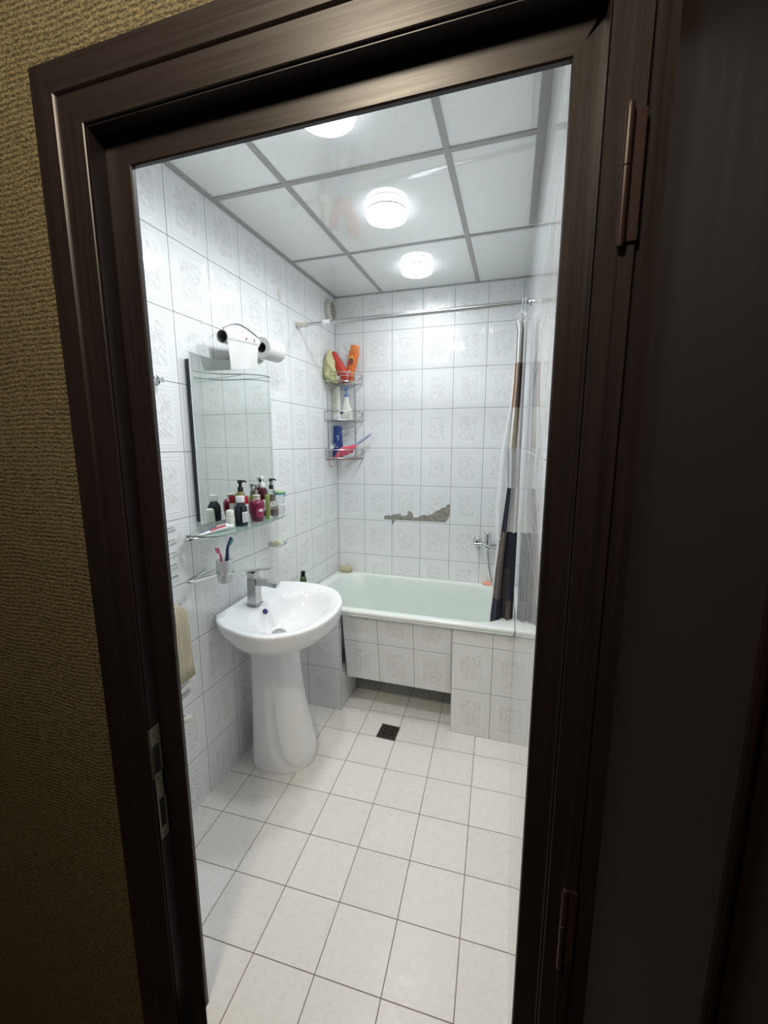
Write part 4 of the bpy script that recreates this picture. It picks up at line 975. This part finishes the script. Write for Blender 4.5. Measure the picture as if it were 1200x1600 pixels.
for z in zr:
    xl, xr = edge(z, 1), edge(z, 2); row = []
    fold = (0.020 if z < 2.0 else 0.020*(1-0.5*(z-2.0)/0.075))
    for q in range(NS+1):
        u_ = q/NS
        x = xl+(xr-xl)*(u_+0.05*math.sin(u_*2*PI*2+0.5)*math.sin(u_*PI))
        y = cy0(z)+fold*math.sin(u_*2*PI*2.0+0.9+0.5*(2-z))*(0.8+0.2*math.sin(z*4))+0.004*math.sin(u_*2*PI*6+z*3)
        zz = z - (0.012*abs(math.sin(u_*PI*2)) if z > 2.06 else 0)
        row.append(Vector((min(x, xr), y, zz)))
    grid.append(row)
mb = MB(); vs = [[mb.bm.verts.new(p) for p in r] for r in grid]
for i in range(len(zr)-1):
    zm = (zr[i]+zr[i+1])/2; rw = sum(1 for b_ in zbd if zm < b_)
    for q in range(NS):
        u_ = q/NS; c_ = int(u_*8)
        mb.bm.faces.new((vs[i][q], vs[i][q+1], vs[i+1][q+1], vs[i+1][q])).material_index = table[rw][c_]
fab = build(mb, 'fabric', F, parent=cur, angle=80)
md = fab.modifiers.new('thick', 'SOLIDIFY'); md.thickness = 0.0010
grid = []
for z in zr[4:]:
    t = (1.80-z)/1.24; row = []
    ext = {1.80: .004, 1.74: .006, 1.675: .010, 1.58: .020, 1.48: .028, 1.38: .040, 1.29: .048, 1.22: .046, 1.15: .040, 1.07: .030}.get(z, 0.010)
    xl = edge(z, 1)
    for q in range(13):
        u_ = q/12; row.append(Vector((xl-ext+(ext+0.028)*u_, cy0(z)+0.030+0.008*math.sin(u_*9+z*2), z)))
    grid.append(row)
mb = MB(); mb.loft(grid, closed=False); build(mb, 'liner', M['liner'], parent=cur, angle=80)
zc = ra.z+(rb_.z-ra.z)*((1.196-ra.x)/(rb_.x-ra.x)); yc = ra.y+(rb_.y-ra.y)*((1.196-ra.x)/(rb_.x-ra.x))
for dx in (-0.004, 0.008):
    mb = MB(); ringp = [Vector((1.190+dx+0.003*math.sin(a_), yc+0.020*math.cos(a_), zc-0.006+0.024*math.sin(a_))) for a_ in [2*PI*q/28 for q in range(28)]]
    mb.tube(ringp, 0.0016, n=6, closed=True); mb.tube([Vector((1.190+dx, yc, zc-0.030)), Vector((1.178+dx*3, yc-.004, 2.082))], 0.0018, n=6); mb.tube([Vector((1.190+dx, yc, zc-0.030)), Vector((1.204+dx*0.5, yc-.004, 2.082))], 0.0018, n=6)
    build(mb, 'ring', M['white'], parent=cur)
tag(cur, 'bunched shower curtain with white, taupe and navy blocks hanging at the right wall', 'curtain')

# ------------------------------------------------------------------ bath mixer and hose
mxr = empty('bath_mixer', (1.06, -0.05, 0.87))
mb = MB(); mb.tube([(0.972, -0.062, 0.868), (1.145, -0.062, 0.868)], 0.0125, n=18); build(mb, 'body', M['chrome'], parent=mxr)
for x in (0.985, 1.132):
    mb = MB(); mb.lathe((x, -0.001, 0.874), [(0.0001, 0), (.031, 0), (.030, .004), (.022, .012), (.015, .018), (.015, .045), (.019, .047), (.019, .066), (.0001, .072)], axis=(0, -1, 0), n=24); build(mb, 'inlet', M['chrome'], parent=mxr)
mb = MB(); mb.lathe((1.052, -0.062, 0.845), [(0.0001, 0), (.018, 0), (.021, .01), (.021, .055), (.019, .062), (.019, .066), (.021, .068), (.021, .098), (.018, .103), (.0001, .104)], n=24); build(mb, 'cartridge', M['chrome'], parent=mxr)
mb = MB(); mb.lathe((1.052, -0.083, 0.858), [(0.0001, 0), (.012, 0), (.012, .010), (.007, .013), (.0001, .013)], axis=(0, -1, 0), n=18); build(mb, 'diverter', M['chrome'], parent=mxr)
mb = MB(); mb.tube([(1.056, -0.070, 0.842), (1.075, -0.100, 0.838), (1.12, -0.150, 0.836), (1.145, -0.19, 0.832)], 0.010, n=14, sub=4); build(mb, 'spout', M['chrome'], parent=mxr)
mb = MB(); mb.tube([Vector(p) for p in ((1.056, -0.064, 0.842), (1.058, -0.070, 0.80), (1.068, -0.085, 0.73), (1.085, -0.10, 0.66), (1.108, -0.12, 0.60), (1.135, -0.15, 0.52), (1.15, -0.20, 0.46))], 0.0062, n=12, sub=6); build(mb, 'hose', M['steel'], parent=mxr)
tag(mxr, 'chrome bath mixer tap with shower hose on the back wall', 'tap')

# soap, loofah, bottle on bath edges
mb = MB(); mb.lathe((1.062, -0.032, rz(-.032)), [(0.0001, 0), (.036, 0), (.040, .004), (.036, .009), (.018, .013), (.010, .020), (.0001, .023)], n=20, sx=1.0, sy=0.6); o = build(mb, 'soap_piece', M['pinksoap']); tag(o, 'small pink piece of soap on the rear bath rim', 'soap')
rg = []
for q in range(9):
    t = q/8; r_ = 0.022*(0.80+0.22*math.sin(PI*t)) if 0 < q < 8 else 0.016
    cxx = Vector((0.026+0.088*t, -0.048, rz(-.048)+0.0225))
    rg.append([cxx+Vector((0.002*math.sin(k2*3), r_*math.cos(2*PI*k2/20)*0.95, r_*math.sin(2*PI*k2/20)*(1+.04*math.sin(k2*5+q)))) for k2 in range(20)])
mb = MB(); mb.loft(rg); o = build(mb, 'loofah', M['loofah'], angle=80); tag(o, 'beige rolled loofah lying in the bath corner under the caddy', 'loofah')
X, Y = 0.052, -0.655
bottle('shampoo_bottle', X, Y, rz(Y)+.0005, [(0.0001, 0), (.017, 0), (.019, .003), (.019, .100), (.0195, .112), (.016, .128), (.011, .134), (.0001, .134)], M['greenb'], cap=[(0.0001, .1335), (.0125, .1335), (.0125, .160), (.011, .164), (.0001, .164)], capmat=M['black'],
       label='small dark green bottle with black cap behind the washbasin', cat='bottle')

# ------------------------------------------------------------------ corner caddy
cad = empty('corner_caddy', (0.02, -0.02, 1.40))
CA = 0.195
def arc(z, r=CA, o=0.006, n=16):
    pts = [Vector((lx(-r, o), -r, z))]
    for q in range(1, n):
        a_ = PI/2*q/n
        pts.append(Vector((o+(r-o)*math.sin(a_)**0.9, -o-(r-o)*math.cos(a_)**0.9, z)))
    pts.append(Vector((r, -o, z))); return pts
for zt in (1.957, 1.713, 1.466):
    zb_ = zt-0.055
    mb = MB()
    for z in ((zt, zt-.020, zb_) if zt > 1.9 else (zt, zb_)): mb.tube(arc(z), 0.0036 if z != zt-.020 else .0020, n=8)
    mb.tube([Vector((lx(-CA, .006), -CA, zt)), Vector((lx(-CA, .006), -CA, zb_)), Vector((.006, -.006, zb_)), Vector((CA, -.006, zb_)), Vector((CA, -.006, zt))], 0.0026, n=8)
    for t in (0.25, 0.5, 0.75):
        p = arc(zb_)[int(16*t)]; mb.tube([p, Vector((p.x, p.y, zt))], 0.0018, n=6)
    for q in range(1, 11):
        c_ = CA*q/11; mb.tube([Vector((lx(-c_, .008), -c_, zb_)), Vector((c_, -.007, zb_))], 0.0012, n=6)
    build(mb, 'tier_basket', M['chrome'] if zt > 1.8 else M['steel'], parent=cad)
for p in ((lx(-.135, .007), -.150), (0.142, -.007)):
    mb = MB(); mb.tube([Vector((p[0], p[1], 1.40)), Vector((p[0], p[1], 1.95))], 0.0030, n=8); build(mb, 'upright', M['steel'], parent=cad)
mb = MB(); mb.tube([Vector(q_) for q_ in ((lx(-.15, .02), -.17, 1.398), (lx(-.15, .02), -.175, 1.37), (lx(-.15, .03), -.175, 1.352), (lx(-.15, .04), -.17, 1.36))], .003, n=8, sub=3); build(mb, 'hook', M['rust'], parent=cad)
mb = MB(); mb.tube([p+Vector((0, 0, -.002)) for p in arc(1.407, CA*0.97)], 0.0048, n=6); build(mb, 'rusted_rail', M['rust'], parent=cad)
tag(cad, 'three tier chrome wire corner caddy above the bath', 'shelf')
Z1, Z2, Z3 = 1.9045, 1.6605, 1.4135
# tier 1: orange bottle, red sponge pack, net sponge
def slab(mb, c, up, side, w, d, prof, mi=0, n=20, ex=2.6):
    """rounded-rectangle sections stacked along up; prof = (height, scale_w, scale_d)"""
    up = Vector(up).normalized(); side = Vector(side); side = (side-up*side.dot(up)).normalized(); dep = up.cross(side); rr = []
    for h_, a_, b_ in prof:
        r = []
        for q in range(n):
            th_ = 2*PI*q/n; c0, s0 = math.cos(th_), math.sin(th_); k_ = (abs(c0)**ex+abs(s0)**ex)**(-1/ex)
            r.append(Vector(c)+up*h_+side*w*a_*k_*c0+dep*d*b_*k_*s0)
        rr.append(r)
    mb.loft(rr, mi); return up, side, dep
ob = empty('shampoo_bottle', (0.125, -0.062, Z1)); c = (0.120, -0.062, Z1+.004); up = (0.22, -.01, 1)
mb = MB(); u_, s_, d_ = slab(mb, c, up, (1, -.15, 0), .031, .019, [(0, .85, .8), (.004, .95, .95), (.02, .98, 1), (.12, 1.05, 1), (.185, 1.12, 1), (.192, 1.08, .95)]); ob1 = build(mb, 'body', M['orange'], parent=ob, angle=50)
mb = MB(); slab(mb, c, up, (1, -.15, 0), .031, .019, [(.192, .95, .9), (.195, 1.0, .95), (.228, 1.02, .95), (.231, .98, .9)]); build(mb, 'cap', M['orange_l'], parent=ob, angle=50)
cc = Vector(c); nrm = -d_ if (-d_).y < 0 else d_
def badge(h_, rx, ry, off, mat, nm, par=ob, cc=cc, dx=0.0, dist=.0192):
    mb = MB(); ctr = cc+u_*h_+nrm*(dist+off)+s_*dx
    mb.loft([[ctr+s_*rx*math.cos(2*PI*q/24)+u_*ry*math.sin(2*PI*q/24)+nrm*e_ for q in range(24)] for e_ in (-.001, .0004)]); return build(mb, nm, mat, parent=par)
badge(.132, .021, .029, .0004, M['yellow'], 'badge'); badge(.128, .018, .023, .001, M['mauve'], 'badge_inner'); badge(.140, .012, .006, .0016, M['greenb'], 'badge_leaf'); badge(.060, .010, .012, .0006, M['offwhite'], 'print')
tag(ob, 'orange shampoo bottle with oval badge leaning in the top caddy tier', 'bottle')
mb = MB(); slab(mb, (0.122, -0.092, Z1+.010), (-.66, -.08, 1), (1, -.2, .6), .037, .026, [(0, .8, .8), (.008, 1, 1), (.10, 1.0, 1), (.185, 1.04, 1.0), (.200, .85, .8)], ex=3.2)
o = build(mb, 'sponge_pack', M['redsponge'], angle=50); tag(o, 'red sponge block leaning left in the top caddy tier', 'sponge')
# crumpled yellow-green net: a draped lumpy surface
mb = MB(); rr = []
for q in range(15):
    t = q/14; r = []
    zc_ = Z1-.002+0.205*t
    wv = (0.046*(1-0.15*math.cos(t*7))*(1-t**1.6)**0.8+0.003)
    cxx = 0.040-0.006*t-0.012*math.sin(t*PI); cyy = -0.150-0.012*math.sin(t*2.2)
    for k2 in range(28):
        a_ = 2*PI*k2/28; m_ = 1+0.20*math.sin(3*a_+t*9)+0.16*math.sin(5*a_-t*13+1)+0.10*math.sin(9*a_+t*25)
        r.append(Vector((max(lx(cyy, .004), cxx+wv*m_*math.cos(a_)*0.85), cyy+wv*1.15*m_*math.sin(a_), zc_+0.013*math.sin(3*a_+q)*(1-t))))
    rr.append(r)
mb.loft(rr); o = build(mb, 'net_sponge', M['limecloth'], angle=80); tag(o, 'crumpled yellow-green net sponge hanging in the top caddy tier', 'sponge')
mb = MB()
for q in range(6):
    a_ = q*1.05; mb.tube([Vector((0.080+.010*math.cos(a_), -.135, Z1+.010)), Vector((0.078+.018*math.cos(a_+.5), -.150, Z1+.030)), Vector((0.078+.022*math.cos(a_+1), -.145, Z1+.014+.02*(q % 2)))], .003, n=6, sub=3)
o = build(mb, 'scouring_ball', M['chrome']); tag(o, 'small curled steel scouring ball at the front of the top tier', 'scourer')
# clear bag behind
mb = MB(); rr = []
for q in range(9):
    t = q/8; rr.append([Vector((0.066+.052*(1-.5*t**3)*math.cos(2*PI*k2/24)*(1+.08*math.sin(4*k2+q*2)), -0.052+.034*math.sin(2*PI*k2/24)*(1+.1*math.sin(3*k2+q)), Z1+.008+.215*t+.006*math.sin(k2*2))) for k2 in range(24)])
mb.loft(rr); M['bag'] = simple('thin_clear_bag', srgb(235, 236, 238), 0.25, alpha=0.28)
o = build(mb, 'plastic_bag', M['bag'], angle=60); tag(o, 'crumpled clear plastic bag behind the red sponge in caddy', 'bag')
# tier 2
e = empty('cream_tube', (0.058, -0.11, Z2)); c = (0.046, -0.100, Z2+.002)
mb = MB(); slab(mb, c, (-.03, 0, 1), (1, -.6, 0), .038, .020, [(0, .88, 1), (.002, .9, 1.02), (.034, .9, 1.02), (.036, .88, 1)]); build(mb, 'cap', M['white'], parent=e, angle=50)
mb = MB(); u_, s_, d_ = slab(mb, c, (-.03, 0, 1), (1, -.6, 0), .042, .018, [(.0365, .86, 1), (.09, .95, .8), (.15, 1.0, .45), (.205, 1.04, .12), (.214, 1.04, .10)]); build(mb, 'body', M['creamtube'], parent=e, angle=50)
nrm = -d_ if (-d_).y < 0 else d_; cc = Vector(c)
mb = MB(); slab(mb, c, (-.03, 0, 1), (1, -.6, 0), .0425, .0186, [(.050, .878, .95), (.064, .90, .91)]); build(mb, 'printed_band', M['seagreen'], parent=e, angle=50)
def chk(ctr, s, u, nrm, sc_, mat, par, nm='print'):
    mb = MB(); P_ = [(-.9, .1), (-.5, .25), (-.2, -.2), (.9, 1.1), (.5, -.1), (-.1, -.9)]; a_ = [ctr+s*x*sc_+u*y*sc_ for x, y in P_]
    mb.loft([[p+nrm*-.001 for p in a_], [p+nrm*.0006 for p in a_]]); build(mb, nm, mat, parent=par)
chk(cc+u_*.134+nrm*.0105, s_, u_, nrm, .0075, M['black'], e)
for hh_, ww_ in ((.118, .013), (.110, .010), (.078, .008), (.071, .010)):
    mb = MB(); ctr = cc+u_*hh_+nrm*(.0145-(hh_-.071)*.07); mb.loft([[ctr+s_*ww_*a_+u_*.0011*b_+nrm*e_ for a_, b_ in ((-1, -1), (1, -1), (1, 1), (-1, 1))] for e_ in (-.003, .0012)]); build(mb, 'print', M['strike'], parent=e)
tag(e, 'cream cosmetic tube with dark leaf mark in the middle caddy tier', 'tube')
e = empty('cleaner_bottle', (0.108, -0.09, Z2)); c = (0.112, -0.092, Z2+.002)
mb = MB(); slab(mb, c, (0, 0, 1), (1, -.1, 0), .044, .022, [(0, .98, .95), (.004, 1, 1), (.035, 1, 1), (.058, .90, .95), (.08, .66, .85), (.11, .42, .7), (.142, .34, .55), (.146, .30, .5)]); eb = build(mb, 'body', M['offwhite'], parent=e, angle=60)
mb = MB(); mb.lathe((c[0], c[1], Z2+.148), [(0.0001, 0), (.014, 0), (.014, .018), (.008, .021), (.0001, .021)], n=18); mb.lathe((c[0], c[1], Z2+.165), [(0.0001, 0), (.0045, 0), (.0045, .030), (.0001, .030)], n=12); build(mb, 'collar', M['bluepump'], parent=e, angle=50)
mb = MB(); mb.lathe((c[0], c[1], Z2+.192), [(0.0001, 0), (.010, 0), (.012, .006), (.011, .014), (.0001, .016)], n=18); mb.tube([(c[0], c[1], Z2+.203), (c[0]-.03, c[1]-.012, Z2+.203)], .005, n=8); mb.tube([(c[0], c[1], Z2+.206), (c[0]+.020, c[1], Z2+.207)], .005, n=8); build(mb, 'pump_head', M['bluepump'], parent=e, angle=50)
mb = MB(); mb.box((c[0]-.036, c[1]-.0245, Z2+.042), (c[0]-.016, c[1]-.021, Z2+.056)); build(mb, 'print', M['navybrush'], parent=e)
tag(e, 'white flared bottle with blue pump in the middle caddy tier', 'bottle')
# tier 3
e = empty('shower_gel_bottle', (0.045, -0.085, Z3)); c = (0.044, -0.095, Z3+.003)
mb = MB(); slab(mb, c, (.02, 0, 1), (1, -.15, 0), .036, .022, [(0, 1, .95), (.004, 1.05, 1), (.05, 1.08, 1), (.09, .98, .98), (.165, .86, .9), (.172, .80, .85)]); build(mb, 'body', M['blue'], parent=e, angle=60)
mb = MB(); slab(mb, c, (.02, 0, 1), (1, -.15, 0), .036, .022, [(.172, .82, .85), (.175, .86, .88), (.203, .84, .86), (.208, .76, .8)]); build(mb, 'cap', M['blue'], parent=e, angle=60)
mb = MB(); cc = Vector(c)
for dx, hz, w_, h_ in ((.012, .135, .005, .008), (.016, .118, .004, .005), (-.014, .085, .012, .003), (-.010, .078, .003, .012), (.006, .066, .008, .004)):
    mb = MB(); mb.box((cc.x+dx-w_, cc.y-.0245, cc.z+hz-h_), (cc.x+dx+w_, cc.y-.019, cc.z+hz+h_)); build(mb, 'print', M['lilac'], parent=e)
tag(e, 'blue shower gel bottle in the bottom caddy tier', 'bottle')
e = empty('hair_brush', (0.17, -0.10, 1.46))
mb = MB(); a = Vector((0.085, -0.115, 1.432)); b = Vector((0.285, -0.085, 1.572)); dd = (b-a)
mb.tube([a+dd*t for t in (.38, .45, .6, .8, .95, 1.0)], [.006, .0085, .0095, .0090, .0075, .003], n=12); build(mb, 'handle', M['lilac'], parent=e, angle=60)
mb = MB(); mb.tube([a+dd*t for t in (0, .05, .30, .42)], [.004, .012, .013, .006], n=12); build(mb, 'head', M['black'], parent=e, angle=60)
tag(e, 'scrubbing brush with grey-lilac handle sticking out of the bottom tier', 'brush')
# pink cloth folded over the front rail
mb = MB(); g0 = []
for q in range(11):
    t = q/10; row = []
    for s2 in range(13):
        v_ = s2/12
        p = Vector((0.130-0.060*v_+0.075*t*1.0, -0.150+0.062*t, 0)); 
        x = 0.098+0.100*t-0.012*v_; y = -0.160+0.062*t-0.010*math.sin(v_*PI)-0.003*math.sin(t*14); z = 1.482+0.022*t-0.078*v_*(1-0.25*t)+0.002*math.sin(t*20+v_*4) - (0.0 if v_ > 0 else 0)
        x -= 0.045*v_*(1-0.3*t)
        row.append(Vector((x, y, z)))
    g0.append(row)
mb.loft(g0, closed=False); o = build(mb, 'washcloth', M['pink'], angle=80)
md = o.modifiers.new('thick', 'SOLIDIFY'); md.thickness = 0.004
tag(o, 'bright pink washcloth folded over the front of the bottom caddy tier', 'cloth')
mb = MB(); mb.tube([(0.016, -0.168, 1.462), (0.024, -0.176, 1.486), (0.034, -0.172, 1.470), (0.030, -0.165, 1.500), (0.044, -0.176, 1.474), (0.050, -0.170, 1.492)], .003, n=6, sub=4); o = build(mb, 'white_ribbon', M['white']); tag(o, 'small white ribbon tied at left of the bottom tier rail', 'ribbon')

# ------------------------------------------------------------------ light
for x, y in ((0.618, -1.478), (0.630, -0.912), (0.632, -0.335)):     # area lights added just below the three diffusers to throw more light down
    l = bpy.data.lights.new('lamp_area_light', 'AREA'); l.shape = 'DISK'; l.size = 0.15; l.energy = LED*(1.28 if y < -1.4 else 1.08 if y < -0.8 else 0.40); l.color = (0.95, 0.975, 1.0); l.spread = math.radians(170)
    o = bpy.data.objects.new('lamp_area_light', l); o.location = (x, y, H-0.0410); COL.objects.link(o)
def point(name, loc, power, col, r):
    l = bpy.data.lights.new(name, 'POINT'); l.energy = power; l.color = col; l.shadow_soft_size = r
    o = bpy.data.objects.new(name, l); o.location = loc; COL.objects.link(o); return o
point('hall_lamp', (0.75, -2.95, 2.60), 58.0, (1.0, 0.86, 0.66), 0.12)
w = bpy.data.worlds.new('world'); sc.world = w; w.use_nodes = True
w.node_tree.nodes['Background'].inputs[0].default_value = (0.03, 0.028, 0.025, 1); w.node_tree.nodes['Background'].inputs[1].default_value = 0.02

# ------------------------------------------------------------------ camera
yaw, pitch, roll = -0.29231372, -0.16352201, -0.0011704
f = Vector((math.sin(yaw)*math.cos(pitch), math.cos(yaw)*math.cos(pitch), math.sin(pitch)))
r = Vector((math.cos(yaw), -math.sin(yaw), 0)); u = r.cross(f)
r2 = r*math.cos(roll)+u*math.sin(roll); u2 = -r*math.sin(roll)+u*math.cos(roll)
cam = bpy.data.cameras.new('camera'); co = bpy.data.objects.new('camera', cam); COL.objects.link(co)
co.matrix_world = Matrix(((r2.x, u2.x, -f.x, 1.161841), (r2.y, u2.y, -f.y, -2.721405), (r2.z, u2.z, -f.z, 1.505439), (0, 0, 0, 1)))
cam.sensor_fit = 'HORIZONTAL'; cam.sensor_width = 36; cam.lens = 36*647.264/1200; cam.clip_start = 0.01
sc.camera = co
sc.view_settings.view_transform = 'Standard'; sc.view_settings.look = 'None'; sc.view_settings.gamma = 1; sc.view_settings.exposure = 0.0
sc.view_settings.use_curve_mapping = False
sc.cycles.diffuse_bounces = 7; sc.cycles.max_bounces = 14
